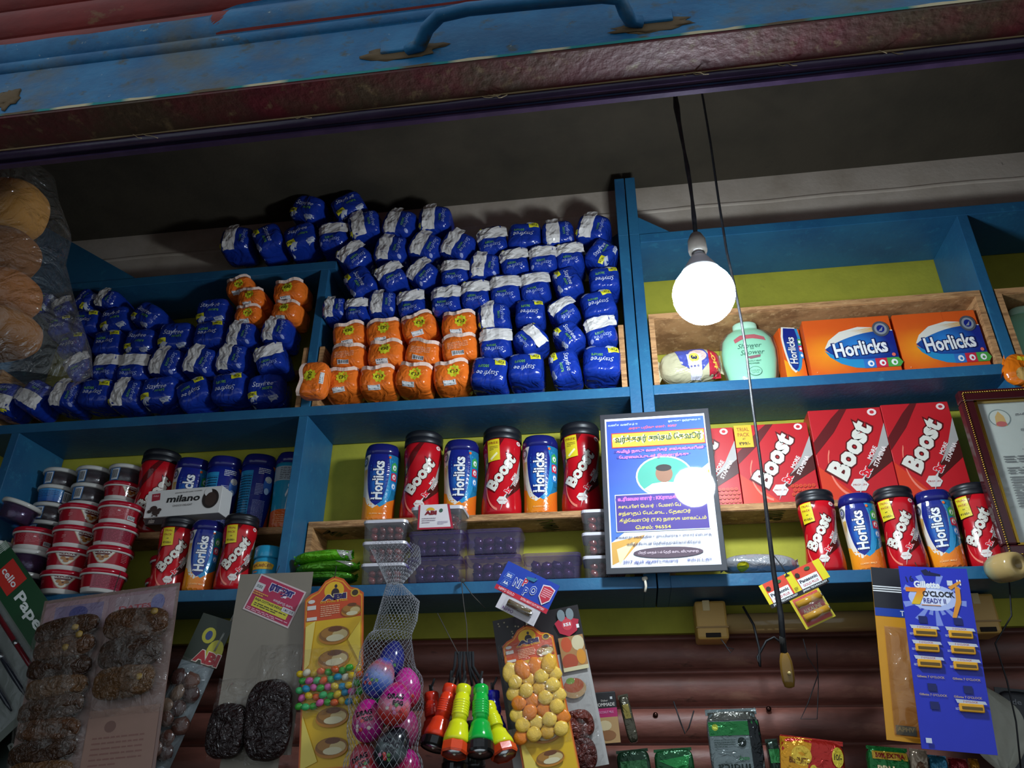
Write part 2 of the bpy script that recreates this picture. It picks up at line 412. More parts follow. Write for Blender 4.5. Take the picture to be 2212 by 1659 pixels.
# ================================================================== shelves
XL, XD, XM, XR, XE = (-1.70, -1.675), (-.847, -.821), (.037, .0655), (.94, .967), (1.83, 1.856)
XM2 = (.0685, .097)
Z0, Z1, Z2, TH, ZB = 1.96, 2.448, 2.935, .028, 1.932
def part(par, name, x0, x1, y0, y1, z0, z1, mat='blue_paint', bev=.0015):
    o = par.location; return B().box(x0-o.x, x1-o.x, y0-o.y, y1-o.y, z0-o.z, z1-o.z, mat=mat, bev=bev).build(name, par)
lc = thing('shelf_cabinet', 'blue painted wooden shelf cabinet holding the blue and orange pad packs', 'shelf', ((XL[0]+XM[1])/2, .1, ZB))
part(lc, 'side_panel', *XL, 0, .196, ZB, Z1-TH); part(lc, 'side_panel', -1.85, -1.825, 0, .196, Z1, Z2-.03); part(lc, 'side_panel', *XM, 0, .196, ZB, Z2); part(lc, 'post', *XM, 0, .096, Z2, 3.15)
part(lc, 'divider', *XD, .001, .196, Z0, Z1-TH); part(lc, 'divider', *XD, .001, .196, Z1, Z2-.03)
for (x0, x1) in ((XL[1], XM[0]),):
    part(lc, 'shelf_board', x0, x1, 0, .196, Z0-TH, Z0); part(lc, 'shelf_board', -1.85, x1, 0, .196, Z1-TH, Z1)
part(lc, 'shelf_board', -1.85, -.80, 0, .196, Z2-.03, Z2)
rc = thing('shelf_cabinet', 'blue painted wooden shelf cabinet holding the orange and red drink boxes', 'shelf', ((XM2[0]+XE[1])/2, .1, ZB))
part(rc, 'side_panel', *XM2, 0, .196, ZB, Z2); part(rc, 'post', *XM2, 0, .096, Z2, 3.15); part(rc, 'side_panel', *XE, 0, .196, ZB, Z2)
part(rc, 'divider', *XR, .001, .196, Z0, Z1-TH); part(rc, 'divider', *XR, .001, .196, Z1, Z2-.03)
part(rc, 'shelf_board', XM2[1], XE[0], 0, .196, Z0-TH, Z0); part(rc, 'shelf_board', XM2[1], XE[0], 0, .196, Z1-TH, Z1)
part(rc, 'shelf_board', XM2[1], XE[0], 0, .196, Z2-.03, Z2)
def gusset(par, p1, p2, p3, y0=.004):
    o = par.location; V = []
    for y in (y0, y0+(.014 if y0 < .05 else .009)): V += [(q[0]-o.x, y-o.y, q[1]-o.z) for q in (p1, p2, p3)]
    B().add(V, [(0, 1, 2), (3, 5, 4), (0, 3, 4, 1), (1, 4, 5, 2), (2, 5, 3, 0)], mat='blue_paint').build('corner_gusset', par)
gusset(rc, (XM2[1], Z2), (.186, Z2), (XM2[1], 3.0)); gusset(lc, (-.07, Z2), (XM[0], Z2), (XM[0], 3.02), .0945)
gusset(lc, (-1.85, Z2), (-1.45, Z2), (-1.85, 3.19))

def riser(label, x0, x1, y0, z0, z1, top_y=None, pm=.014):
    t = thing('plywood_riser', label, 'shelf', ((x0+x1)/2, .1, z0))
    part(t, 'side_board', x0, x0+pm, y0, .194, z0, z1-.016, 'plywood', 0); part(t, 'side_board', x1-pm, x1, y0, .194, z0, z1-.016, 'plywood', 0)
    tb = part(t, 'top_board', x0, x1, top_y if top_y is not None else y0, .194, z1-.016, z1, 'plywood', 0)
    b = B(); o = t.location; yy = top_y if top_y is not None else y0       # printed face ply on the underside
    b.box(x0+pm-o.x, x1-pm-o.x, yy+.003-o.y, .194-o.y, z1-.0175-o.z, z1-.0162-o.z, mat='plywood')
    b.build('face_ply', t); return t
riser('empty topped plywood riser standing around the orange drink boxes', XM2[1]+.004, XR[0]-.004, .004, Z1, 2.665)
riser('plywood riser around the pale green talc bottle beside the divider', XR[1]+.004, XE[0]-.004, .004, Z1, 2.665)
riser('plywood riser mostly hidden behind the pile of lettered blue packs', -1.821, XD[0]-.004, .006, Z1, 2.655, .155)
riser('plywood riser behind the orange pad packs beside the divider', XD[1]+.004, XM[0]-.004, .006, Z1, 2.655, .155)
RZ = 2.152; RY = .088
r1 = riser('plywood riser under the back row of jars and the white biscuit box', XL[1]+.004, XD[0]-.004, RY, Z0, RZ-.01)
r2 = riser('plywood riser carrying six jars above the date boxes', XD[1]+.004, XM[0]-.004, RY, Z0, RZ)
r3 = riser('plywood riser carrying the red drink cartons', XM2[1]+.004, XR[0]-.004, RY, Z0, RZ)
def stencil(par, txt, x, y, z, w, h, rot=0):
    b = B(); d = Dec(b, lambda u, v, e: (u, v, -e), w, h); d.text(txt, .5, .5, 1, 1, c('2c211b'), rot=rot, bold=.03)
    o = par.location; b.build('stencil_lettering', par, (x-o.x, y-o.y, z-o.z))
stencil(r3, '100%', .37, .135, RZ-.0178, .075, .045, 90); stencil(r2, 'LAMIN', -.19, .14, RZ-.0178, .09, .04, 80)
stencil(r2, 'MR', -.76, .14, RZ-.0178, .06, .04, 40); stencil(r2, 'No.2', -.08, .14, RZ-.0178, .06, .03, 60)

# ================================================================== lamp, cords, tube light
q = at(1520, 636, -.5)
lamp = thing('led_bulb', 'glowing white LED bulb hanging on a black cord in front of the shelves', 'bulb', (q.x, q.y, q.z))
r_ = .06; pr = []  # globe oversized, the extra width stands in for the glare around the bulb
for i in range(11): a = -pi/2 + (pi*.74)*i/10; pr.append((max(.0015, r_*cos(a)), r_*sin(a)))
B().lathe(pr, 24, WHITE, 'glow', cap=False).build('diffuser_dome', lamp)
zt = pr[-1][1]; rt = pr[-1][0]
B().lathe([(rt+.0005, zt), (rt*.86, zt+.012), (.027, zt+.03), (.018, zt+.045), (.015, zt+.05)], 24, c('dfe2e4'), 'gloss').build('housing', lamp)
B().lathe([(.0135, zt+.05), (.0135, zt+.062)], 16, c('9a9a9a'), 'metal').build('cap', lamp)
B().lathe([(.017, zt+.058), (.019, zt+.064), (.018, zt+.09), (.012, zt+.104), (.006, zt+.11)], 16, c('77716a'), 'gloss').build('holder', lamp)
P = []; zz = zt+.108; 
for i in range(16):
    t = i/15; P.append((.003*sin(t*9)-.004*t, .002*cos(t*7), zz+(ZC-q.z-zz)*t))
B().tube(P, [.0042 + (.004 if i in (8, 12) else 0) + .001*sin(i*2.1) for i in range(16)], mat='cable_black', n=8).build('cord', lamp)
sw = thing('pendant_switch', 'brass coloured pear switch on a long black cord before the drink boxes', 'switch', at(1699, 1440, -.36))
s0 = sw.location
P = [(at(px, py, -.36)-s0) for (px, py) in ((1693, 1410), (1687, 1330), (1672, 1240), (1661, 1150), (1643, 1000), (1625, 870), (1612, 760), (1601, 690), (1585, 610), (1570, 545), (1552, 430), (1535, 310), (1519, 215))]
top = P[-1]; P.append(Vector((top.x-.004, 0, ZC-s0.z)))
B().tube(P, [.0055, .005, .0045, .004]+[.0028]*(len(P)-4), mat='cable_black', n=8).build('cord', sw)
B().lathe([(.003, .026), (.0075, .02), (.0105, .008), (.0112, -.008), (.0105, -.022), (.008, -.032), (.003, -.034)][::-1], 18, c('7a5a22'), 'gloss', sy=.7).build('switch_body', sw)
B().lathe([(.003, 0), (.003, .004), (.002, .006)], 12, c('c9b070'), 'gloss', M=Matrix.Translation((.001, -.0075, -.012)) @ Matrix.Rotation(pi/2, 4, 'X')).build('push_button', sw)
B().lathe([(.005, .02), (.0055, .045), (.004, .05)], 12, c('16140f'), 'matte').build('taped_neck', sw)
# unlit tube light below the lower shelf
ql = at(1536, 1335, .13); qr = at(2118, 1358, .13)
tl = thing('tube_light', 'unlit brown stained tube light in yellowed holders under the lower shelf', 'lamp', (0, .13, ql.z))
for (qq, w_) in ((ql, .036), (at(2128, 1352, .13), .03)):
    x = qq.x
    hb = B(); hb.box(x-w_, x+w_, -.012, .066, -.05, .038, c('c89a4a'), 'print', bev=.006); hb.box(x-w_-.001, x+w_+.001, -.0135, -.006, -.025, -.021, c('9d7433'), 'print'); ho = hb.build('end_holder', tl)
    B().box(x-.017, x+.017, -.0145, -.008, -.046, -.036, c('20140e'), 'matte', bev=.001).build('socket_slot', ho)
    B().box(x-.018, x-.001, -.014, -.008, .014, .039, c('e0c48d'), 'print', bev=.002).build('clip', ho)
B().tube([(ql.x+.03, .012, -.012), (at(2128, 1352, .13).x-.025, .012, -.012)], .023, c('a58757'), 'gloss', n=20).build('glass_tube', tl)
# ================================================================== pad packs
ORD = ['', 'first', 'second', 'third', 'fourth', 'fifth', 'sixth', 'seventh', 'eighth', 'ninth', 'tenth', 'eleventh', 'twelfth', 'thirteenth', 'fourteenth', 'fifteenth', 'sixteenth']
def pillow(w, d, h, k, seed, amp, col, mat, n=9):
    """soft sided pack; returns builder and the front surface f(u, v, e)"""
    sd = Vector((seed*5.3, seed*1.7, seed*9.1))
    def wr(x, z): return amp*(noise.noise(Vector((x*1.6, z*1.6, 0))+sd) + .6*noise.noise(Vector((x*4.2+z*1.5, z*3.5, 7))+sd))
    def fy(x, z): return max(.0, 1-abs(x)**k-abs(z)**k)**(1/k)
    V = []; F = []; C = []; idx = {}
    def vid(p):
        key = tuple(round(q, 4) for q in p)
        if key not in idx:
            s = (abs(p[0])**k+abs(p[1])**k+abs(p[2])**k)**(-1/k); x, y, z = p[0]*s, p[1]*s, p[2]*s
            dy = wr(x, z)*(abs(y)**2); dx = amp*.7*noise.noise(Vector((y*2.5, z*2.5, 3))+sd)*abs(x)**2; dz = amp*.7*noise.noise(Vector((x*2.5, y*2.5, 9))+sd)*abs(z)**2
            V.append((x*w/2*(1+dx*6), y*d/2 - dy*(1 if y < 0 else -1), z*h/2*(1+dz*6))); idx[key] = len(V)-1
            C.append(col)
        return idx[key]
    for ax in range(3):
        for sg in (-1, 1):
            for i in range(n):
                for j in range(n):
                    qd = []
                    for (a, b2) in ((i, j), (i+1, j), (i+1, j+1), (i, j+1)):
                        p = [0, 0, 0]; p[ax] = sg; p[(ax+1) % 3] = -1+2*a/n; p[(ax+2) % 3] = -1+2*b2/n; qd.append(vid(p))
                    F.append(qd if sg > 0 else qd[::-1])
    b = B().add(V, F, C, mat, True)
    def f(u, v, e):
        x, z = u/(w/2), v/(h/2); x = max(-.99, min(.99, x)); z = max(-.99, min(.99, z)); y = fy(x, z)
        return (u, -y*d/2 - wr(x, z)*y*y - e, v)
    return b, f
PW, PD, PH = .102, .114, .090
BLUE, TAGY = c('173394'), c('d8d22a')
def blue_pack(kind, seed):
    t = thing('pad_pack', 'blue pad pack', 'pad pack')
    b, f = pillow(PW, PD, PH, 5.0, seed, .0048, BLUE, 'film'); body = b.build('wrapper', t)
    parts = [body]; b = B(); d = Dec(b, f, PW, PH, .008, .0008, .0003)
    R = random.Random(seed)
    if kind == 'F':
        d.textm('Stayfree', .5, .42+R.uniform(-.05, .05), .060, .019, c('cfd4e6'), shear=.25, bold=.0)
        d.textm('secure', .63, .60, .03, .008, c('6aa84a'), bold=.01)
        d.poly([(.1, .98), (.28, .8), (.42, .86), (.3, .99)], c('b8bcc8')); parts.append(b.build('brand_lettering', t))
        b = B(); d = Dec(b, f, PW, PH, .008, .0012, .0003)
        d.poly([(.06, .70), (.33, .67), (.36, .84), (.09, .88)], TAGY); d.textm('₹28/-', .21, .775, .022, .008, c('2a2a20'), rot=-5, bold=.02)
        parts.append(b.build('price_tag', t))
        b = B(); d = Dec(b, f, PW, PH, .008, .0012, .0003); d.poly([(.66, .9), (.9, .82), (.95, .93), (.7, .99)], c('b9bcc6')); d.lines(.7, .85, .9, .95, 3, c('4a5a9c'), seed=seed)
        parts.append(b.build('fine_print_label', t))
    else:
        d.textm('Stayfree', .80, .5, .052, .015, c('9aa8d8'), rot=-90, shear=.25, bold=.0)
        d.textm('secure', .70, .58, .026, .007, c('5f9a50'), rot=-90, bold=.01)
        parts.append(b.build('brand_lettering', t))
        b = B(); P = []; T = []; nn = 8; mm = 5       # crinkled white seal flap standing a little proud
        u0, u1, v0, v1 = .16, .56, -.06, .98
        for i in range(nn+1):
            for j in range(mm+1):
                uu = u0+(u1-u0)*j/mm + R.uniform(-.025, .025)*(j in (0, mm)); vv = v0+(v1-v0)*i/nn + R.uniform(-.02, .02)*(i in (0, nn))
                P.append((uu, vv))
        V = []
        for q in P:
            x, z = d.xy(*q); zz = max(-PH*.47, min(PH*.47, z)); a = f(x, zz, .0012 + .0016*abs(noise.noise((q[0]*6, q[1]*11, seed))))
            V.append((a[0], a[1] - max(0, abs(z)-PH*.40)*.3, z))
        Cc = c('e0dad6')
        b.add(V, [(i*(mm+1)+j, (i+1)*(mm+1)+j, (i+1)*(mm+1)+j+1, i*(mm+1)+j+1) for i in range(nn) for j in range(mm)], Cc, 'film')
        parts.append(b.build('seal_flap', t))
        b = B(); d = Dec(b, f, PW, PH, .008, .001, .0003)
        if seed % 2: d.poly([(.05, .78), (.13, .77), (.13, .93), (.05, .93)], TAGY)
        else: d.ell(.88, .88, .05, .055, c('8d96c8'), 10)
        parts.append(b.build('corner_mark', t))
    return Proto(reg(t, *parts))
def orange_pack(seed):
    t = thing('pad_pack', 'orange pad pack', 'pad pack'); w, dd, h = .104, .11, .078
    b, f = pillow(w, dd, h, 4.0, seed+40, .0055, c('ee7426'), 'film'); parts = [b.build('wrapper', t)]
    b = B(); R = random.Random(seed); V = []; nn = 12; ph = R.uniform(0, 6)
    for i in range(nn+1):                              # crimped white seal along the upper front edge
        u = -.46+.92*i/nn; zz = h*(.30+.05*sin(ph+i*.7)); a = f(u*w, zz, .001); b2 = f(u*w, zz+h*.13, .003)
        V += [a, (b2[0], min(b2[1], a[1]-.002), b2[2])]
    b.add(V, [(2*i, 2*i+2, 2*i+3, 2*i+1) for i in range(nn)], c('f0d2c2'), 'film'); parts.append(b.build('seal_strip', t))
    b = B(); d = Dec(b, f, w, h, .008, .0008, .0003)
    if seed % 3 == 2:
        d.lines(.2, .4, .75, .7, 5, c('e8b89a'), .35, seed); d.barcode(.3, .76, .62, .9, seed); parts.append(b.build('fine_print', t))
    else:
        cu, cv = R.uniform(.45, .62), R.uniform(.42, .55); d.ell(cu, cv, .14, .2, TAGY, 24)
        for k in range(9): d.ell(cu+.135*cos(k*.698), cv+.19*sin(k*.698), .035, .05, TAGY, 8); d.e -= d.de
        d.textm('₹30', cu, cv, .022, .012, c('3a2a10'), bold=.03); parts.append(b.build('price_badge', t))
        b = B(); d = Dec(b, f, w, h, .008, .001, .0003); d.barcode(.3, .84, .62, .96, seed); parts.append(b.build('barcode', t))
    return Proto(reg(t, *parts))
PF = [blue_pack('F', i) for i in range(4)]; PWt = [blue_pack('W', i+10) for i in range(4)]; PO = [orange_pack(i) for i in range(4)]
FACE = {'F': 'with lettering out', 'W': 'with white flap out', 'O': ''}
RW = ['bottom', 'second', 'third', 'fourth', 'fifth', 'sixth']
def packs(rows, where, group, ref, Y, rev=True, dY=0):
    k = 0
    for r, row in enumerate(rows):
        cnt = {}
        order = sorted(row, key=lambda q: -q[0] if rev else q[0])
        for (px, py, kd, ang) in order:
            col = 'orange' if kd == 'O' else 'blue'; cnt[col] = cnt.get(col, 0)+1; n = cnt[col]
            lab = f"{ORD[n]} {col} pad pack from the {ref}, {RW[r]} row {where}"
            if kd != 'O': lab += ', ' + ('lettered' if kd == 'F' else 'white-flapped')
            k += 1; pool = PO if kd == 'O' else PF if kd == 'F' else PWt
            pr = pool[(k*7+r*3+int(px)) % 4]
            yy = Y + dY*r + solve_jit(k+len(where), .004); q = at(px, py, yy); sp = kd == 'O' and ang < -80
            if sp: yy = -.046; q = at(px, py, yy)         # squeezed out in front of the divider
            PK.append(dict(x=q.x, z=q.z, tx=q.x, tz=q.z, y=yy, a=rad(ang+solve_jit(k*5, 3)), hw=PW*.485 if kd != 'O' else .0495, hh=PH*.485 if kd != 'O' else .0375, s=1.0, res=0, sp=sp, low='left bay' in where, pr=pr, lab=lab, grp=group, rx=rad(solve_jit(k*3, 3)), rz=rad(solve_jit(k*9, 4))))
PK = []
STAT = [(-.9, 2.40, .96, .048), (-1.33, 2.92, .53, .015), (-.834, 2.55, .034, .095), (-.834, 2.77, .017, .14), (.028, 2.55, .010, .095), (.137, 2.8, .1, .4), (-1.95, 2.7, .125, .3), (-1.814, 2.55, .008, .095), (0, ZC+.1, 2, .1)]
def corners(p):
    ca, sa, w_, h_ = cos(p['a']), sin(p['a']), p['hw']*p['s'], p['hh']*p['s']
    return [(p['x']+u*w_*ca+v*h_*sa, p['z']-u*w_*sa+v*h_*ca) for u, v in ((-1, -1), (1, -1), (1, 1), (-1, 1))], ((ca, -sa), (sa, ca))
def sat(A_, B_):
    best = 9; n = None
    for ax in A_[1]+B_[1]:
        pa = [q[0]*ax[0]+q[1]*ax[1] for q in A_[0]]; pb = [q[0]*ax[0]+q[1]*ax[1] for q in B_[0]]
        d1, d2 = max(pa)-min(pb), max(pb)-min(pa)
        if d1 <= 0 or d2 <= 0: return 0, None
        if d1 < best: best, n = d1, (-ax[0], -ax[1])
        if d2 < best: best, n = d2, ax
    return best, n
def settle(iters=260, slack=.002):
    SB = [([(cx-hx, cz-hz), (cx+hx, cz-hz), (cx+hx, cz+hz), (cx-hx, cz+hz)], ((1, 0), (0, 1))) for cx, cz, hx, hz in STAT]
    SBL = ([(-2, 2.905), (-.7, 2.905), (-.7, 3.4), (-2, 3.4)], ((1, 0), (0, 1)))   # packs inside the bay stay under its top board
    for p in PK:
        if p['low']: p['tz'] = min(p['tz'], 2.862); p['z'] = min(p['z'], 2.862)
    for it in range(iters):
        if it % 15 == 0: near = [(i, j) for i in range(len(PK)) for j in range(i) if abs(PK[i]['x']-PK[j]['x']) < .14 and abs(PK[i]['z']-PK[j]['z']) < .14 and PK[i]['sp'] == PK[j]['sp']]
        for p in PK: p['c'] = corners(p); p['res'] = 0; p['x'] += (p['tx']-p['x'])*.03; p['z'] += (p['tz']-p['z'])*.03
        for i, j in near:
            p, q = PK[i], PK[j]; d, n = sat(p['c'], q['c'])
            if d > slack:
                e = (d-slack)*.3; p['x'] += n[0]*e; p['z'] += n[1]*e; q['x'] -= n[0]*e; q['z'] -= n[1]*e; p['res'] = max(p['res'], d-slack); q['res'] = max(q['res'], d-slack)
        for p in PK:
            for k, sb in enumerate(SB):
                if p['sp'] and k > 0: continue
                d, n = sat(p['c'], SBL if k == 1 and p['low'] else sb)
                if d > .0015: p['x'] += n[0]*(d-.0015)*.8; p['z'] += n[1]*(d-.0015)*.8; p['res'] = max(p['res'], d-.0015)
        if it % 6 == 5 and it > 18:
            for p in PK:
                if p['res'] > .002: p['s'] = max(.72, p['s']*.985)
    for p in PK: p['pr'].put((p['x'], p['y'], p['z']), (p['rx'], p['a'], p['rz']), p['lab'], p['grp'], (p['s'], .5 if p['sp'] else 1, p['s']))
A = [[(22, 876, 'W', -80), (88, 868, 'W', -60), (155, 862, 'W', 8), (224, 861, 'F', 180), (294, 859, 'W', 2), (362, 855, 'F', 0), (434, 852, 'F', 155), (507, 850, 'F', 176), (585, 845, 'F', -4)],
     [(190, 800, 'W', 55), (240, 803, 'W', 88), (306, 800, 'W', 92), (374, 797, 'W', 8), (443, 794, 'W', 12), (514, 788, 'W', 2), (596, 784, 'W', 68)],
     [(180, 757, 'F', 180), (250, 756, 'F', 175), (320, 750, 'F', 2), (392, 744, 'F', 0), (463, 745, 'F', 178), (534, 733, 'W', 2), (609, 728, 'W', 4)],
     [(150, 710, 'F', 170), (208, 710, 'F', 182), (270, 702, 'F', -8), (322, 710, 'F', 30), (472, 690, 'F', 0), (545, 691, 'O', -6), (626, 690, 'O', 8)],
     [(166, 669, 'W', 60), (226, 662, 'W', 15), (552, 660, 'O', -10), (634, 652, 'O', -4)],
     [(148, 627, 'F', -75), (214, 618, 'F', -60), (533, 628, 'O', -14)]]
packs(A, 'left bay', 'pad packs piled in the left bay', 'wooden divider', .036)
Bp = [[(680, 824, 'O', -88), (748, 838, 'O', -4), (828, 832, 'O', -6), (903, 826, 'O', 6), (978, 820, 'O', -8), (1055, 812, 'F', 190), (1138, 804, 'F', 182), (1221, 797, 'F', 80), (1305, 790, 'F', 182)],
      [(760, 784, 'O', 0), (840, 778, 'O', -2), (918, 771, 'O', 10), (997, 762, 'O', -4), (1073, 750, 'W', 86), (1148, 742, 'W', 140), (1232, 738, 'F', 55), (1299, 728, 'W', 75)],
      [(762, 738, 'O', -10), (842, 731, 'O', -6), (918, 725, 'O', -12), (997, 718, 'O', -3), (1070, 690, 'W', -5), (1147, 690, 'F', 180), (1224, 686, 'W', 58), (1296, 671, 'F', 165)],
      [(708, 684, 'W', 0), (770, 684, 'W', 86), (832, 668, 'W', 2), (892, 664, 'W', 80), (968, 664, 'W', 88), (1030, 655, 'W', 84), (1095, 640, 'W', 85), (1158, 638, 'W', 85), (1232, 628, 'F', 70), (1306, 618, 'F', 180)],
      [(790, 620, 'F', 60), (856, 612, 'W', 55), (926, 612, 'W', 42), (980, 606, 'W', 88), (1050, 592, 'W', 6), (1112, 586, 'W', 82), (1174, 580, 'W', 88), (1246, 574, 'W', 82), (1318, 570, 'F', -55)],
      [(766, 574, 'W', 45), (858, 556, 'W', 10), (927, 556, 'W', 24), (992, 548, 'W', 28), (1058, 540, 'W', 80), (1136, 534, 'F', 180), (1207, 527, 'W', 0), (1281, 516, 'W', 14)]]
packs(Bp, 'middle bay', 'pad packs piled in the middle bay', 'twin posts', .036)
Tp = [[(522, 535, 'W', -3), (590, 532, 'F', 60), (658, 528, 'F', -20), (728, 520, 'W', 86), (800, 506, 'W', -14), (866, 500, 'W', 14), (940, 494, 'W', 0)],
      [(674, 466, 'F', 20), (760, 468, 'F', -25)]]
packs(Tp, 'on the cabinet top', 'pad packs on top of the cabinet', 'twin posts', .03)
settle()
# ================================================================== drink jars
RED, NAVY, ORG, CYAN = c('b8141f'), c('16247a'), c('d9661c'), c('2787b8')
def interp(prof):
    def R(z):
        for (r0, z0), (r1, z1) in zip(prof, prof[1:]):
            if z0 <= z <= z1: return r0+(r1-r0)*(z-z0)/max(1e-6, z1-z0)
        return prof[-1][0] if z > prof[-1][1] else prof[0][0]
    return R
def lens(u0, u1, vt, vb, n=14, top=.75):
    """shield that is pointed at the bottom"""
    L_, R_ = [], []; cu = (u0+u1)/2; hw = (u1-u0)/2
    for i in range(n+1):
        t = i/n; s = sqrt(max(0, 1-t**2.2)) if t > .25 else top+(1-top)*(t/.25)*sqrt(max(0, 1-.25**2.2)) 
        v = vt+(vb-vt)*t; L_.append((cu-hw*s, v)); R_.append((cu+hw*s, v))
    return L_ + R_[::-1][1:]
def horlicks_jar(H, Rr, kind, small):
    t = thing('drink_jar', 'jar', 'jar')
    zb = .835*H; prof = [(.78*Rr, 0), (.86*Rr, .008*H), (.88*Rr, .05*H), (.88*Rr, .22*H), (.9*Rr, .4*H), (.95*Rr, .62*H), (.99*Rr, .78*H), (.985*Rr, zb)]
    rows = []
    Rf = interp(prof)
    for i in range(15): z = zb*i/14; rows.append((Rf(z), z))
    base = {'front': lambda a, z: mix(c('e08a1e'), ORG, (a+.6)/1.2) if z < .25*zb else (c('d8cdb8') if a < -.35 else c('1f7096')),
            'table': lambda a, z: NAVY, 'man': lambda a, z: c('1d86a8')}[kind]
    parts = [B().lathe([(.7*Rr, 0)] + rows, 36, base, 'gloss', sq=2.3).build('body', t)]
    b = B(); b.lathe([(1.0*Rr, zb+.0002), (1.0*Rr, zb+.07*H), (.97*Rr, zb+.11*H), (.88*Rr, zb+.15*H), (.74*Rr, zb+.163*H), (.3*Rr, zb+.165*H)], 36, c('1a1d63'), 'gloss', sq=2.3); parts.append(b.build('lid', t))
    A = 2.5; w = Rr*.93*A; b = B(); f0 = cylf(Rf, 0, 2.3); d = Dec(b, lambda u, v, e: f0(u, v+zb/2, e), w, zb, .008, .0006, .00008, 'gloss')
    if kind == 'front':
        d.poly([(.0, .60), (.35, .70), (.7, .72), (1, .62), (1, 1), (0, 1)], lambda u, v: mix(c('f0a022'), ORG, u*1.2+(v-.8)))
        d.poly(lens(.04, .74, -.0, .82), c('ded8cc')); d.poly(lens(.22, .88, 0, .80), CYAN)
        d.poly([(.72, 0), (1, 0), (1, .56), (.84, .60), (.76, .4)], c('1d6d98'))
        d.poly(lens(.17, .73, 0, .78), lambda u, v: mix(c('2f7fd0'), NAVY, sqrt(((u-.47)*2.2)**2+((v-.42)*1.7)**2)*2.0))
        d.textm('Horlicks', .46, .40, zb*.58, Rr*.60, WHITE, rot=90, bold=.03, out=c('131a55'))
        for i, (cc, v0) in enumerate(((c('3d9a4c'), .12), (c('c22a45'), .26), (c('2f7fc0'), .40))):
            d.poly([(.76, v0+.02), (.84, v0-.02 if i == 0 else v0+.005), (.92, v0+.02), (.92, v0+.125), (.76, v0+.125)], cc); d.ell(.84, v0+.065, .05, .04, WHITE, 14); d.ell(.845, v0+.07, .022, .02, cc, 10)
        d.ell(.10, .10, .09, .075, c('5a5f6a'), 18); d.ell(.10, .10, .05, .04, c('c0c4cc'), 14); d.ell(.10, .10, .03, .025, NAVY, 10)
        for k in range(5): d.poly([(.08+.02*k, .22), (.10+.02*k, .23), (.03+.03*k, .5)], c('c9a45a'))
        d.ell(.70, .045, .03, .022, c('e0672e'), 12); d.textm('CLASSIC MALT', .5, .90, w*.34, .0035, c('f5c98a'), bold=.01)
    elif kind == 'table':
        d.rect(.04, .1, .40, .84, CYAN)
        for k in range(7): d.rect(.04, .16+.095*k, .40, .164+.095*k, c('14506e')); 
        d.rect(.2, .16, .205, .84, c('14506e')); d.lines(.07, .18, .38, .82, 16, c('18405e'), .4, 4)
        d.lines(.52, .06, .80, .16, 4, WHITE, .4, 5); d.lines(.50, .3, .68, .48, 8, c('b0b4d8'), .4, 6); d.lines(.48, .55, .76, .97, 22, c('9aa0d0'), .4, 7)
        d.ell(.78, .3, .11, .13, c('3f6fc0'), 20); d.ell(.78, .22, .09, .05, c('d8d4c8'), 14); d.ell(.76, .4, .06, .05, c('bcd4f0'), 14)
        d.poly([(.8, .98), (1, .45), (1, 1)], c('b8401c')); d.poly([(.84, -.0), (1, 0), (1, .12)], ORG); d.barcode(.06, .86, .26, .97)
    else:
        d.rect(0, .06, 1, .28, c('9aa3a8')); d.lines(.2, .08, .8, .27, 7, c('50565c'), .45, 3)
        d.poly([(0, .74), (1, .68), (1, 1), (0, 1)], c('cf5a1c')); d.lines(.2, .8, .8, .95, 5, c('e8a878'), .3, 3)
        d.ell(.5, .36, .07, .045, c('cfd8dc'), 14); d.poly([(.44, .4), (.56, .4), (.60, .5), (.57, .54), (.55, .46), (.55, .72), (.51, .72), (.5, .56), (.48, .72), (.43, .72), (.45, .46), (.41, .54), (.39, .5)], c('cfd8dc'))
    parts.append(b.build('label', t)); return Proto(reg(t, *parts))
def boost_marks(d, s, jar):
    """diagonal lettering, chocolate band and silver wedge, same on jar and carton; s = letter scale in metres"""
    W_, H_ = d.w, d.h
    d.poly([(-.0, .50), (.0, .36), (.30, .10), (.44, .0), (.54, .0), (.30, .26)], c('5e1416'))
    d.poly([(.50, .86), (.66, .64), (1, .40), (1, .60)], c('4a1512')); d.poly([(.66, .66), (.84, .45), (1, .18), (1, .42)], c('a9a4a0'))
    for k in range(3):
        P = []
        for i in range(13): a = rad(150+110*i/12); P.append((.44+.30*cos(a), .62-.33*sin(a)+.01*k))
        d.poly(P + [(q[0]+.012, q[1]-.006) for q in P[::-1]], c('e8806a'))
    th = 58
    d.textm('Boost', .47, .45, s*1.02, s*.33, c('d9d4c8'), rot=th, shear=.1, bold=.05, out=c('5a1012'))
    d.textm('3x', .62, .70, s*.17, s*.14, c('d01a28'), rot=th, bold=.06, out=WHITE)
    d.textm('MORE', .755, .505, s*.24, s*.07, c('e8d8d4'), rot=th, bold=.03); d.textm('STAMINA', .845, .545, s*.38, s*.07, c('e8d8d4'), rot=th, bold=.03)
    d.ell(.50, .84, s*.13/W_, s*.11/H_, c('d8cfc8'), 6); d.textm('PROVEN', .5, .84, s*.19, s*.03, c('a03030'), bold=.02)
    d.poly([(.54, .78), (.60, .74), (.46, .97)], c('cfc8c4'))
    d.ell(.87, .055, s*.07/W_, s*.06/H_, c('e8d0cc'), 12); d.ell(.87, .055, s*.035/W_, s*.03/H_, c('c0303a'), 8)
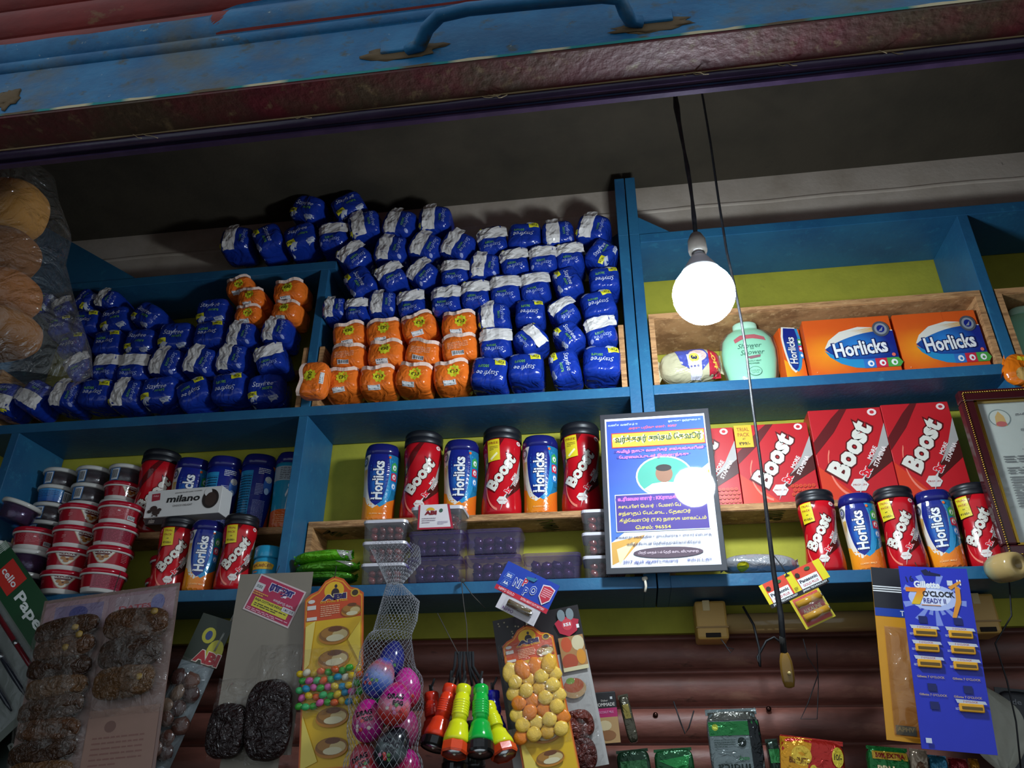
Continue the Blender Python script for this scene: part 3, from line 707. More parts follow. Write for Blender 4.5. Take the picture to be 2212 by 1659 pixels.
def boost_jar(H, Rr, tagkind):
    t = thing('drink_jar', 'jar', 'jar'); zb = .86*H
    prof = [(.9*Rr, 0), (.99*Rr, .02*H), (1.02*Rr, .1*H), (1.0*Rr, .2*H), (.93*Rr, .32*H), (.88*Rr, .44*H), (.88*Rr, .52*H), (.93*Rr, .64*H), (.99*Rr, .74*H), (1.0*Rr, .80*H), (.97*Rr, .83*H), (.93*Rr, zb)]
    Rf = interp(prof); rows = [(Rf(zb*i/22), zb*i/22) for i in range(23)]
    parts = [B().lathe([(.8*Rr, 0)] + rows, 36, RED, 'gloss', sq=2.15).build('body', t)]
    l = [(.98*Rr, zb-.01*H), (1.01*Rr, zb), (1.01*Rr, zb+.05*H), (.99*Rr, zb+.055*H), (.99*Rr, zb+.075*H), (1.01*Rr, zb+.08*H), (1.0*Rr, zb+.115*H), (.94*Rr, zb+.137*H), (.5*Rr, zb+.14*H)]
    parts.append(B().lathe(l, 36, c('15161c'), 'print').build('lid', t))
    A = 2.45; w = Rr*.95*A; b = B(); f0 = cylf(Rf, 0, 2.15); d = Dec(b, lambda u, v, e: f0(u, v+zb*.5, e), w, zb*.98, .008, .0006, .00008, 'gloss')
    boost_marks(d, Rr*2.05, True); parts.append(b.build('label', t))
    if tagkind:
        b = B(); d = Dec(b, lambda u, v, e: f0(u, v+zb*.5, e), w, zb*.98, .008, .0036, .0001)
        d.poly([(.16, .03), (.42, .02), (.45, .30), (.19, .32)], c('d8c21e'))
        if tagkind == 'free': d.textm('FREE', .30, .075, Rr*.5, Rr*.13, c('8a2a10'), bold=.02); d.lines(.22, .12, .40, .18, 3, c('6a4a20'), .4, 5); d.poly([(.24, .28), (.38, .2), (.4, .22), (.27, .3)], c('f0e8b0'))
        else:
            d.textm('TRIAL', .295, .075, Rr*.46, Rr*.12, c('a03a10'), bold=.02); d.textm('PACK', .30, .14, Rr*.42, Rr*.12, c('a03a10'), bold=.02); d.textm('at', .31, .2, Rr*.12, Rr*.06, c('3a2a10'))
            d.textm('₹105/-', .315, .262, Rr*.46, Rr*.12, c('2a2210'), bold=.02)
        parts.append(b.build('price_tag', t))
    return Proto(reg(t, *parts))
HB, RB_ = .222, .0485; BB, RBB = .25, .0525
hj = horlicks_jar(HB, RB_, 'front', 0); ht = horlicks_jar(HB, RB_, 'table', 0); hm = horlicks_jar(HB, RB_, 'man', 0); bj = boost_jar(BB, RBB, None); bf = boost_jar(BB, RBB, 'free')
hs = horlicks_jar(.182, .040, 'front', 1); bt = boost_jar(.192, .042, 'trial')
JR = {id(hj): RB_+.001, id(ht): RB_+.001, id(hm): RB_+.001, id(bj): RBB*1.02, id(bf): RBB*1.02, id(hs): .041, id(bt): .0432}
def rowjars(items, py, Y, z, group, lo, hi):
    """jars side by side: at their places, eased apart until they only touch"""
    X = [at(px, pyy, Y).x for (_p, px, pyy, _r, _l) in items]; T = list(X); Rj = [JR[id(it[0])] for it in items]
    for _ in range(400):
        for i in range(len(X)): X[i] += (T[i]-X[i])*.02; X[i] = max(lo+Rj[i], min(hi-Rj[i], X[i]))
        for i in range(len(X)-1):
            d = Rj[i]+Rj[i+1]-(X[i+1]-X[i])
            if d > 0: X[i] -= d/2; X[i+1] += d/2
    for _ in range(300):
        for i in range(len(X)): X[i] = max(lo+Rj[i], min(hi-Rj[i], X[i]))
        for i in range(len(X)-1):
            d = Rj[i]+Rj[i+1]-(X[i+1]-X[i])
            if d > 0: X[i] -= d/2; X[i+1] += d/2
    for (pr, px, pyy, rz, lab), x in zip(items, X): pr.put((x, Y, z), (0, 0, rad(rz)*.4+.8*atan2(-x, 1.8)), lab, group)
g = 'jars on the middle riser'; OJ, RJ = 'blue and orange malt drink jar', 'red malt drink jar with black lid'
ITEMS = ((hj, 823, 1040, -6, OJ+', nearest the divider on the middle riser'), (bj, 912, 1022, -4, RJ+' and no sticker, above the labelled date box'), (hj, 996, 1028, 2, OJ+' between the plain red jar and a stickered one'),
        (bf, 1085, 1018, 6, RJ+' and yellow free sticker between two blue jars'), (hj, 1167, 1022, 4, OJ+' between the two yellow stickered red jars'), (bf, 1255, 1012, 2, RJ+' and yellow free sticker touching the laminated poster'))
rowjars(ITEMS, 0, .14, RZ, g, XD[1]+.002, XM[0]-.002)
g = 'jars on the left riser'
ITEMS = ((bj, 325, 1030, 14, RJ+' behind the white biscuit box'), (hj, 398, 1040, 8, OJ+' behind the white biscuit box'), (ht, 474, 1042, 0, 'navy malt drink jar turned to its table panel, beside the biscuit box'),
        (ht, 556, 1046, -2, 'navy malt drink jar turned to its table panel, second from the divider'), (hm, 628, 1052, 10, 'teal and orange malt drink jar printed with a white figure, against the divider'))
rowjars(ITEMS, 0, .14, RZ-.01, g, -1.364, XD[0]-.002)
g = 'small jars at the front of the left shelf'
ITEMS = ((bt, 374, 1204, 12, 'small red jar with yellow trial sticker beside the stacked date cups'), (hs, 437, 1206, 2, 'small blue and orange malt jar between two small red jars under the biscuit box'), (bt, 511, 1200, 10, 'small red jar with yellow trial sticker beside the blue lidded bottle'))
rowjars(ITEMS, 0, .035, Z0, g, -1.195, -.931)
g = 'small jars at the front of the right shelf'
ITEMS = ((bt, 1772, 1150, -10, 'small red trial jar at the end beside the silver packet'), (hs, 1864, 1155, -4, 'small blue and orange malt jar beside the red jar next to the silver packet'), (bt, 1947, 1145, -10, 'small red trial jar between the two small blue and orange jars'),
        (hs, 2031, 1150, -6, 'small blue and orange malt jar nearest the framed certificate'), (bt, 2112, 1135, -12, 'small red trial jar partly behind the framed certificate'))
rowjars(ITEMS, 0, .042, Z0, g, .38, XR[0]-.002)
# small blue bottle
q = at(580, 1205, .05); t = thing('powder_bottle', 'small sky blue bottle with yellow lettering beside the divider', 'bottle', (q.x, .05, Z0))
pf = [(.03, 0), (.033, .004), (.034, .03), (.034, .075), (.031, .082)]; B().lathe(pf, 28, c('2d93b8'), 'gloss').build('body', t)
B().lathe([(.035, .082), (.0355, .086), (.0355, .108), (.033, .112), (.01, .113)], 28, c('2b8fb4'), 'gloss').build('lid', t)
b = B(); f0 = cylf(interp(pf)); d = Dec(b, lambda u, v, e: f0(u, v+.04, e), .07, .078, .006, .0005)
d.poly([(.05, .2), (.3, .12), (.7, .12), (.95, .2), (.9, .36), (.1, .36)], c('d4a52a')); d.text('வுட்வர்ட்ஸ்', .5, .24, .7, .14, c('7a2a14'), bold=.03); d.lines(.2, .42, .6, .5, 1, c('c87a4a'), .5)
d.ell(.4, .78, .16, .2, c('c9a48a'), 16); d.poly([(.1, .92), (.9, .9), (.9, 1), (.1, 1)], c('d08a3a')); b.build('label', t)

# ================================================================== cartons
def carton(name, label, cat, x0, x1, y0, z0, h, dep, col, art, side=None, rot=0, group=None, mat='print', rz=0):
    w = x1-x0; t = thing(name, label, cat, ((x0+x1)/2, y0+dep/2, z0), (0, rot, rz), group)
    b = B(); b.box(-w/2, w/2, -dep/2, dep/2, 0, h, col, mat, bev=.0012); b.build('carton', t)
    b = B(); d = Dec(b, lambda u, v, e: (u, -dep/2-e, v+h/2), w, h, .04, .0003, .00012, mat); art(d); b.build('front_print', t)
    if side: b = B(); d = Dec(b, lambda u, v, e: (-w/2-e, -u, v+h/2), dep, h, .04, .0003, .00012, mat); side(d); b.build('side_print', t)
    b = B(); b.box(-w/2+.002, w/2-.002, -dep/2+.001, -dep/2+.003, h-.0002, h+.0006, col, mat); b.build('tuck_flap', t)
    return t
def art_hor(d):
    d.rect(.0, .0, .6, 1, lambda u, v: mix(c('f0941e'), c('d4561b'), 2.6*sqrt((u-.24)**2+(v-.6)**2)))
    d.poly([(.20, .52), (.26, .38), (.40, .24), (.62, .17), (.82, .20), (.96, .26), (1, .26), (1, .5), (.5, .5)], c('d9d4c8'))
    for k in range(9): d.poly([(.5+.03*k, .24+.012*k), (.82, .19+.02*k), (.80, .21+.02*k)], c('c99a4a'))
    d.poly([(.20, .54)] + [(.2+.8*i/16, .54-.27*sin(pi*min(1, (i/16)*.60))**.8) for i in range(1, 17)] + [(1, .88), (.8, .88), (.5, .84), (.32, .72)], lambda u, v: mix(c('2f86cf'), NAVY, 3.2*sqrt((u-.55)**2*.7+(v-.48)**2)))
    d.poly([(.19, .56), (.3, .66), (.45, .73), (.62, .745), (.62, .90), (.5, .88), (.35, .80), (.24, .68)], CYAN)
    for i, cc in enumerate((c('2f6fb8'), c('c2283f'), c('4a9a44'))):
        u0 = .60+.13*i; d.poly([(u0, .745), (u0+.13, .745)] + ([(u0+.17, .83)] if i == 2 else []) + [(u0+.13, .90), (u0, .90)], cc); d.ell(u0+.075, .825, .036, .052, WHITE, 14); d.ell(u0+.078, .83, .016, .025, cc, 10)
    d.text('Horlicks', .595, .55, .60, .25, WHITE, rot=4, bold=.03, out=c('141c58'))
    d.ell(.87, .24, .095, .135, c('4d525c'), 22); d.ell(.87, .24, .07, .1, c('8a8f98'), 20); d.ell(.87, .24, .045, .065, NAVY, 16); d.poly([(.84, .28), (.9, .2), (.88, .28)], c('8a8f98'))
    d.ell(.945, .70, .022, .03, c('e06a5a'), 10); d.text('200 g', .06, .93, .012, .02, c('f2c8a0'), rot=90)
def art_boost(hexs, trial):
    def art(d):
        d.poly([(0, .62), (.5, 1), (0, 1)], c('cf3a1e')); boost_marks(d, min(d.w*.92, d.h*.70), False)
        if hexs:
            for i in range(6):
                for j in range(4):
                    u, v = .66+.055*i+(.027 if j % 2 else 0), .80+.05*j; d.ell(u, v, .024, .024*d.w/d.h, c('d0642a'), 6); d.e -= d.de
            d.e += d.de
            for i in range(6):
                for j in range(4):
                    u, v = .66+.055*i+(.027 if j % 2 else 0), .80+.05*j; d.ell(u, v, .018, .018*d.w/d.h, c('bf2a1c'), 6); d.e -= d.de
            d.e += d.de
        if trial:
            d.rect(.0, .0, .24, .29, c('d8ae2a')); d.text('TRIAL', .12, .055, .17, .05, c('9a4a14'), bold=.01); d.text('PACK', .12, .125, .16, .05, c('9a4a14'), bold=.01); d.text('AT', .12, .18, .04, .025, c('2a2010')); d.text('₹99/-', .12, .24, .15, .045, c('2a2010'), bold=.02)
    return art
OBX = c('d4561b')
xa, xb = at(1731, 690, .012).x, at(1918, 670, .012).x; xc, xd = at(1923, 665, .012).x, at(2108, 653, .012).x
carton('drink_box', 'orange malt drink carton beside the slim orange carton in the plywood riser', 'box', xa, xb-.002, .014, Z1, .167, .05, OBX, art_hor)
carton('drink_box', 'orange malt drink carton nearest the divider in the plywood riser', 'box', xc, xd-.009, .016, Z1, .167, .05, OBX, art_hor)
def art_small(d):
    d.poly([(0, .6), (.5, .75), (1, .6), (1, 1), (0, 1)], lambda u, v: mix(c('f0a022'), c('d9571c'), u))
    d.poly(lens(.02, .9, -.02, .84), c('ded8cc')); d.poly(lens(.2, 1.0, 0, .82), CYAN); d.poly(lens(.12, .86, 0, .80), lambda u, v: mix(c('2f7fd0'), NAVY, sqrt(((u-.5)*1.4)**2+((v-.42)*1.7)**2)*1.6))
    d.textm('Horlicks', .47, .42, d.h*.5, d.w*.38, WHITE, rot=90, bold=.02, out=c('131a55'))
    for i, cc in enumerate((c('3d9a4c'), c('c22a45'), c('2f7fc0'))): d.rect(.82, .2+.13*i, .98, .31+.13*i, cc); d.ell(.9, .255+.13*i, .06, .03, WHITE, 10)
xs = at(1682, 790, .03).x
carton('drink_box', 'slim orange and blue malt drink carton beside the talc bottle', 'box', xs+.010, xs+.064, .03, Z1, .158, .04, OBX, art_small, rz=rad(12))
RBX = c('bb1c24')
bx = lambda px, py: at(px, py, .1).x
x2, x3, x4, x5 = bx(1583, 917), bx(1745, 910), bx(1897, 862), bx(2044, 859)
carton('drink_box', 'red chocolate drink carton half hidden by the laminated poster', 'box', x2-.186, x2-.002, .1, RZ, .211, .055, RBX, art_boost(1, 0))
carton('drink_box', 'red chocolate drink carton with the yellow trial pack square', 'box', x2, x3-.004, .098, RZ, .213, .055, RBX, art_boost(1, 1))
carton('drink_box', 'taller red chocolate drink carton beside the trial pack carton', 'box', x3+.004, x4-.001, .1, RZ, .245, .06, RBX, art_boost(0, 0), lambda d: d.text('BOOST', .5, .25, .6, .1, c('d9a0a0'), bold=.03))
carton('drink_box', 'taller red chocolate drink carton nearest the framed certificate', 'box', x4+.001, x5, .1, RZ, .25, .06, RBX, art_boost(0, 0))
def art_milano(d):
    d.poly([(.06, .12), (.17, .10), (.18, .36), (.07, .40)], c('a01c30')); d.text('PARLE', .12, .2, .07, .06, c('e8b0b0'), bold=.02)
    d.text('CENTRE FILLED DARK COOKIES', .55, .13, .36, .045, c('6a6460'), rot=2); d.text('milano', .50, .36, .44, .26, c('14110f'), bold=.03, shear=.15); d.text('CHOCO DELIGHT', .50, .62, .26, .07, c('6a6460'), rot=1)
    d.ell(.86, .45, .11, .36, c('231713'), 26); d.ell(.82, .2, .05, .16, c('d8d4d0'), 14); d.ell(.865, .47, .075, .26, c('38251d'), 22)
    for (u, v, r) in ((.12, .68, .05), (.16, .82, .055), (.07, .78, .03), (.2, .74, .03), (.12, .95, .012), (.18, .96, .015)): d.ell(u, v, r, r*2.2, c('35201a'), 10)
xm = at(292, 1134, .022).x
carton('biscuit_box', 'white biscuit box lettered milano lying in front of the left jars', 'box', xm+.018, xm+.228, .022, RZ+.0095, .074, .056, c('d6d2ce'), art_milano, None, -.03)
carton('biscuit_box', 'dark brown biscuit box under the white biscuit box', 'box', xm+.02, xm+.074, .03, RZ-.0098, .0185, .055, c('2a1c1c'), lambda d: d.text('milano', .35, .45, .3, .7, c('a89a90'), shear=.15))

# ================================================================== date cups
def cup(kind, seed):
    t = thing('date_cup', 'cup', 'cup'); H = .050; r0, r1 = .045, .052
    pf = [(r0*.96, 0), (r0, .002), (r1, H)]; Rf = interp(pf)
    if kind in ('lion', 'info', 'pink'):
        parts = [B().lathe(pf, 36, c('cfc9c2'), 'gloss').build('tub', t)]; lidc = c('a81228')
        b = B(); R2 = lambda z: Rf(z)
        V = []; C = []; n = 40; red = c('8a0f1c')
        f = cylf(Rf); d = Dec(b, lambda u, v, e: f(u, v+H*.58, e), r1*2.4, H*.80, .008, .0005, .0002, 'gloss')
        b.lathe([(Rf(H*.24)+.0004, H*.24), (Rf(H*.97)+.0004, H*.97)], 40, c('9c1424'), 'gloss', cap=False)
        if kind == 'lion':
            d.poly([(.18, .0)] + [(.18+.64*i/16, .0+.92*sin(pi*i/16)**1.6) for i in range(1, 16)] + [(.82, 0)], c('b59a78')); d.poly([(.2, .0)] + [(.2+.6*i/16, .86*sin(pi*i/16)**1.6) for i in range(1, 16)] + [(.8, 0)], c('d2ccc0'))
            d.text('LION', .53, .18, .28, .18, c('6e1018'), bold=.05); d.ell(.365, .16, .028, .075, c('6e1018'), 10); d.poly([(.34, .3), (.66, .3), (.62, .4), (.38, .4)], c('5a1a18'))
            for (u, v) in ((.44, .5), (.52, .56), (.58, .5), (.5, .66)): d.ell(u, v, .05, .1, c('a87038'), 12)
            d.ell(.52, .56, .022, .05, c('5a2412'), 10); d.lines(.06, .45, .14, .7, 3, c('c87a7a'), .4, seed); d.lines(.86, .15, .99, .8, 7, c('c06a70'), .4, seed)
        elif kind == 'info': d.lines(.1, .08, .72, .8, 8, c('b85a62'), .35, seed); d.barcode(.66, .62, .84, .88, seed); d.rect(.45, .35, .5, .44, c('d8b0b0'))
        else: d.rect(.28, .0, .88, 1, c('9c3a4c')); d.lines(.32, .05, .86, .95, 10, c('6e1424'), .45, seed)
        parts.append(b.build('label', t))
    else:
        parts = [B().lathe(pf, 32, WHITE, 'frosted' if kind == 'clear' else 'clear').build('tub', t)]; lidc = c('c9c7c0')
        b = B(); R = random.Random(seed)
        b.lathe([(r0*.9, .003), (r0*.95, .006), (r1*.94, H*.93), (.01, H*.95)], 20, lambda a, z: mix(c('2a1618') if kind == 'blue' else c('4a1a22'), c('12090c'), R.random()), 'wet'); parts.append(b.build('dates', t))
        if kind == 'blue':
            b = B(); f = cylf(Rf); d = Dec(b, lambda u, v, e: f(u, v+H*.5, e), r1*2.4, H*.86, .008, .0006, .0002, 'gloss')
            if seed % 2: d.rect(-.05, .05, .28, .95, c('2f6fae')); d.barcode(.06, .1, .26, .9, seed)
            else: d.rect(.0, .05, .72, .98, lambda u, v: mix(c('3f8fc8'), c('1f4a9a'), v)); d.lines(.05, .2, .6, .7, 4, c('173a78'), .35, seed); d.barcode(.72, .15, .95, .95, seed)
            parts.append(b.build('label', t))
    l = [(r1+.001, H-.005), (r1+.0045, H-.004), (r1+.0048, H+.003), (r1+.003, H+.0075), (r1-.004, H+.0085), (r1-.006, H+.0065), (.01, H+.0065)]
    if kind in ('lion', 'info', 'pink'): parts.append(B().lathe([(r1+.0005, H-.0085), (r1+.0035, H-.0075), (r1+.0035, H-.004)], 36, c('cfc9c2'), 'gloss', cap=False).build('rim', t))
    parts.append(B().lathe(l, 36, lidc, 'gloss').build('lid', t)); return Proto(reg(t, *parts))
CU = {'l': cup('lion', 1), 'i': cup('info', 2), 'p': cup('pink', 3), 'b': cup('blue', 1), 'c': cup('blue', 4), 'k': cup('clear', 5)}
CN = {'l': 'red date cup with cream emblem', 'i': 'red date cup with barcode', 'p': 'red date cup with pink panel', 'b': 'white lidded date cup with barcode', 'c': 'white lidded date cup with blue label', 'k': 'clear date cup with white rim'}
LEV = ['bottom', 'second', 'third', 'top']
g = 'date cups stacked in the left shelf'
for (x, y, z, st, where, rzs) in ((-1.435, .03, Z0, 'llll', 'stack beside the pen card', (34, 30, 66, 68)), (-1.3195, .028, Z0, 'plpi', 'stack nearest the small red jar', (36, 14, 30, 34)), (-1.551, .03, Z0, 'kki', 'short stack in the corner', (0, 0, 40)),
        (-1.62, .142, RZ-.01, 'bbcb', 'back stack by the side panel', (40, 45, 30, 42)), (-1.516, .142, RZ-.01, 'bbbb', 'middle back stack', (44, 40, 46, 40)), (-1.412, .142, RZ-.01, 'bklb', 'back stack before the red jar', (0, 0, 66, 40)), (-1.205, .13, Z0, 'll', 'low pair behind the front cups', (30, 60))):
    if where == 'stack beside the pen card': pass
    for i, kd in enumerate(st):
        sk = .9 if z > Z0 else 1.0; CU[kd].put((x+solve_jit(i+int(x*100), .0008), y+solve_jit(i*3+int(x*100), .002), z+.0586*sk*i), (0, 0, rad(rzs[i])), f"{CN[kd]}, {'top' if i == len(st)-1 else LEV[i]} of {where}", g, (sk, sk, sk))
CU['k'].put((-1.612, .006, 2.157), (rad(-4), rad(14), 0), 'clear date cup lying tilted on the corner stack', g, (.9, .9, .9))
CU['k'].put((-1.6415, .022, Z0+.10), (0, rad(3), 0), 'small clear date cup wedged against the side panel', g, (.58, .58, .8))

# ================================================================== rectangular date boxes
def date_box(w, h, dp, lidwhite, seed, lab=False):
    t = thing('date_box', 'box', 'box'); k = .9; b = B()
    def ring(s, z, r=.012):
        V = []
        for (cx, cy, a0) in ((1, 1, 0), (-1, 1, 90), (-1, -1, 180), (1, -1, 270)):
            for i in range(5): a = rad(a0+22.5*i); V.append((cx*(w/2*s-r)+r*cos(a), cy*(dp/2*s-r)+r*sin(a), z))
        return V
    def loft(zs, col, mat, top=True):
        V = []; n = 20
        for (s, z) in zs: V += ring(s, z)
        F = [(i*n+q, i*n+(q+1) % n, (i+1)*n+(q+1) % n, (i+1)*n+q) for i in range(len(zs)-1) for q in range(n)] + [tuple(range(n))[::-1]] + ([tuple((len(zs)-1)*n+q for q in range(n))] if top else [])
        return B().add(V, F, col, mat, False)
    parts = [loft([(k, 0), (k+.02, .002), (.97, h*.84)], WHITE, 'clear' if lidwhite else 'frosted', False).build('tub', t)]
    lc_ = c('c9c5cc') if lidwhite else c('9a94b4')
    parts.append(loft([(.99, h*.80), (1.0, h*.81), (1.0, h*.92), (.985, h*.945), (.93, h*.95), (.92, h*.93)], lc_, 'gloss' if lidwhite else 'frosted').build('lid', t))
    b = B(); R = random.Random(seed); nx = 4
    for i in range(nx):
        for j in range(3):
            for kz in range(2 if h > .05 else 2):
                cc = mix(c('6a2a26'), c('3a1a1c'), R.random()) if lidwhite else mix(c('42202e'), c('241226'), R.random())
                b.blob(((-.5+(i+.5)/nx)*w*.72, (-.5+(j+.5)/3)*dp*.66, h*.25+kz*h*.31), w/nx*.46, dp/3*.44, h*.18, cc, 'wet', 1, .25, Matrix.Rotation(R.uniform(-1, 1), 3, 'Y'), R.random()*9)
    parts.append(b.build('dates', t))
    if lab:
        b = B(); d = Dec(b, lambda u, v, e: (u, -dp/2-.001-e+(v/h)*.0, v+h*.5), w*.68, h*.98, .03)
        d.poly([(0, 0), (.86, 0), (1, 1), (0, 1)], c('d8cfd0')); d.poly([(0, 0), (.05, 0), (.05, 1), (0, 1)], c('a81c34')); d.poly([(.80, 0), (.86, 0), (1, 1), (.94, 1)], c('a81c34')); d.rect(0, .93, .98, 1, c('a81c34'))
        d.ell(.34, .24, .12, .12, c('d8a52a'), 14, a0=0, a1=180); d.text('ABI', .35, .34, .34, .17, c('7a1420'), bold=.06); d.ell(.64, .26, .05, .08, c('3a5a4a'), 12); d.lines(.12, .55, .5, .8, 3, c('9a8a94'), .35); d.lines(.56, .7, .85, .85, 3, c('9a8aa8'), .35)
        parts.append(b.build('paper_label', t))
    return Proto(reg(t, *parts))
DS, DBg, DL = date_box(.112, .054, .085, True, 1), date_box(.138, .065, .088, False, 2), date_box(.132, .064, .088, True, 3, True)
g = 'date boxes on the middle shelf'
for (pr, x, lv, dz, lab) in ((DS, -.578, 0, .054, 'small white lidded date box, bottom of the stack by the green packets'), (DS, -.58, 1, .054, 'small white lidded date box, middle of the stack by the green packets'), (DS, -.582, 2, .054, 'small white lidded date box, top of the stack by the green packets'),
        (DBg, -.452, 0, .064, 'purple tinted date box, bottom of the stack under the white label'), (DBg, -.451, 1, .064, 'purple tinted date box right under the box with the white label'), (DL, -.452, 2, .064, 'white lidded date box with a red edged white label'),
        (DBg, -.312, 0, .064, 'purple tinted date box, lower of the pair above the hanging torches'), (DBg, -.311, 1, .064, 'purple tinted date box, upper of the pair above the hanging torches'), (DBg, -.172, 0, .064, 'single purple tinted date box behind the battery card'),
        (DS, -.044, 0, .056, 'small date box, bottom of the stack beside the poster'), (DS, -.044, 1, .056, 'small date box, middle of the stack beside the poster'), (DS, -.044, 2, .056, 'small date box, top of the stack beside the poster')):
    pr.put((x, .041, Z0+dz*lv), (0, 0, rad(solve_jit(int(x*1000), .6))), lab, g)

# ================================================================== soft packets on the shelves
def packet(label, px, py, Y, w, dp, h, col, seed, ry=0, mat='foil', marks=None, k=2.6, amp=.004, cat='packet', z=None, name='snack_packet', rz=0):
    q = at(px, py, Y); t = thing(name, label, cat, (q.x, q.y, z if z is not None else q.z), (0, rad(ry), rad(rz)))
    b, f = pillow(w, dp, h, k, seed, amp, col, mat, 12); b.build('wrapper', t)
    for sx in (-1, 1):                                   # crimped ends
        b = B(); V = []; n = 10; R = random.Random(seed+sx)
        for i in range(n+1):
            zz = (-.5+i/n)*h*.8; V += [(sx*w*.47, R.uniform(-.003, .003), zz*.6), (sx*(w*.53), R.uniform(-.006, .006), zz*(.9+.2*R.random()))]
        b.add(V, [(2*i, 2*i+1, 2*i+3, 2*i+2) for i in range(n)], col, mat); b.build('crimped_end', t)
    if marks: b = B(); marks(Dec(b, f, w, h, .008, .0012, .0003, mat)); b.build('print', t)
    return t
GRN = c('62b01e')
packet('crumpled bright green snack packet on top of the pile behind the grey card', 700, 1206, .03, .145, .075, .031, GRN, 3, -4, marks=lambda d: d.poly([(.78, .1), (1, .1), (1, .9), (.86, .8)], c('b0b0a8')))
packet('darker green snack packet under the bright green one', 708, 1229, .035, .155, .08, .028, c('4f8f22'), 5, -3, marks=lambda d: d.poly([(.7, .2), (.98, .3), (.95, .8)], c('9a9a90')))
packet('green snack packet lowest behind the yellow sweet card', 706, 1250, .04, .15, .08, .026, c('44801e'), 8, 0)
packet('silver foil snack packet lying beside the laminated poster', 1640, 1222, .045, .165, .09, .044, c('b0b0b4'), 11, 2, marks=lambda d: (d.ell(.25, .75, .08, .2, c('c8c020'), 14)))
packet('orange snack packet hanging from the shelf edge above the framed certificate', 2205, 800, -.026, .075, .03, .085, c('d06a14'), 14, 20, 'film', marks=lambda d: (d.ell(.55, .7, .25, .2, c('b08a4a'), 12), d.rect(.3, .15, .9, .3, c('d8c02a'))))
def m_nap(d):
    d.poly([(.25, .0), (.7, .0), (.85, .5), (.6, .95), (.35, .6)], c('4a52a0')); d.ell(.62, .35, .15, .22, c('d8b8b0'), 16); d.poly([(.8, .1), (.98, .2), (.98, .95), (.78, .95)], c('b02838'))
    d.text('-OFF', .88, .55, .32, .11, c('d8b04a'), rot=-80, bold=.04); d.poly([(.44, .3), (.68, .3), (.66, 1), (.48, 1)], c('d0ccd8')); d.ell(.56, .42, .085, .16, c('cfc85a'), 18); d.text('3', .56, .42, .07, .18, c('2a2a5a'), rot=-90, bold=.05)
    for k in range(3): d.ell(.5+.055*k, .70, .018, .035, c('5a5a90'), 8)
packet('white and blue diaper packet with a yellow number badge, beside the bulb', 1490, 795, .06, .158, .08, .09, c('b9b292'), 21, -2, 'film', m_nap, 3, .005, 'packet', name='diaper_packet')
# ================================================================== talc bottles, poster, certificate
MINT = c('8fd0ac')
def talc(label, px, Y, H, Wd, dp, z, art, rz=0):
    q = at(px, 745, Y); t = thing('talc_bottle', label, 'bottle', (q.x, Y, z), (0, 0, rad(rz)))
    pf = [(.33, 0), (.37, .02), (.43, .14), (.49, .38), (.5, .55), (.46, .72), (.36, .83), (.24, .885), (.22, .895)]
    pf = [(r*Wd, h*H) for r, h in pf]
    B().lathe(pf, 40, MINT, 'gloss', sy=dp/Wd, sq=2.3).build('body', t)
    B().lathe([(.225*Wd, .885*H), (.23*Wd, .89*H), (.23*Wd, .97*H), (.2*Wd, .995*H), (.02*Wd, H)], 32, mix(MINT, WHITE, .25), 'gloss', sy=dp/Wd*1.3).build('cap', t)
    if art:
        Rf = interp(pf)
        def f(u, v, e):
            r = Rf(v+H*.42); x = max(-.96, min(.96, u/r)); return (u, -(1-abs(x)**2.3)**(1/2.3)*r*dp/Wd-e, v+H*.42)
        b = B(); art(Dec(b, f, Wd*.86, H*.74, .008, .0008, .0002, 'gloss')); b.build('print', t)
        b = B(); b.lathe([(r*1.05+.003, h) for r, h in pf[:-1]], 28, WHITE, 'clear', sy=dp/Wd*1.12, sq=2.3, cap=False); b.build('shrink_wrap', t)
    return t
def art_talc(d):
    G = c('2f6a52'); d.poly([(.2, .14), (.35, .06), (.65, .06), (.85, .12), (.88, .2), (.6, .15), (.4, .15), (.22, .22)], c('b8545a'))
    d.text('Shower', .52, .30, .5, .10, G, shear=.3, bold=.005); d.text('to', .56, .365, .08, .04, G, shear=.3); d.text('Shower', .56, .44, .5, .10, G, shear=.3, bold=.005)
    d.poly([(.4, .53), (.72, .50), (.7, .55), (.5, .58)], c('8a5a60')); d.text('PRICKLY HEAT', .56, .62, .3, .03, G); d.text('POWDER', .56, .67, .22, .03, G); d.ell(.56, .82, .14, .09, G, 20); d.ell(.56, .82, .128, .08, MINT, 20); d.text('COOLING', .56, .81, .2, .03, G); d.text('LOTUS', .56, .85, .14, .03, G)
talc('pale green talc bottle in clear wrap, green script on its front', 1614, .055, .196, .138, .062, Z1, art_talc, -4)
talc('plain pale green talc bottle alone in its own plywood riser', 2233, .07, .192, .14, .07, Z1, None)

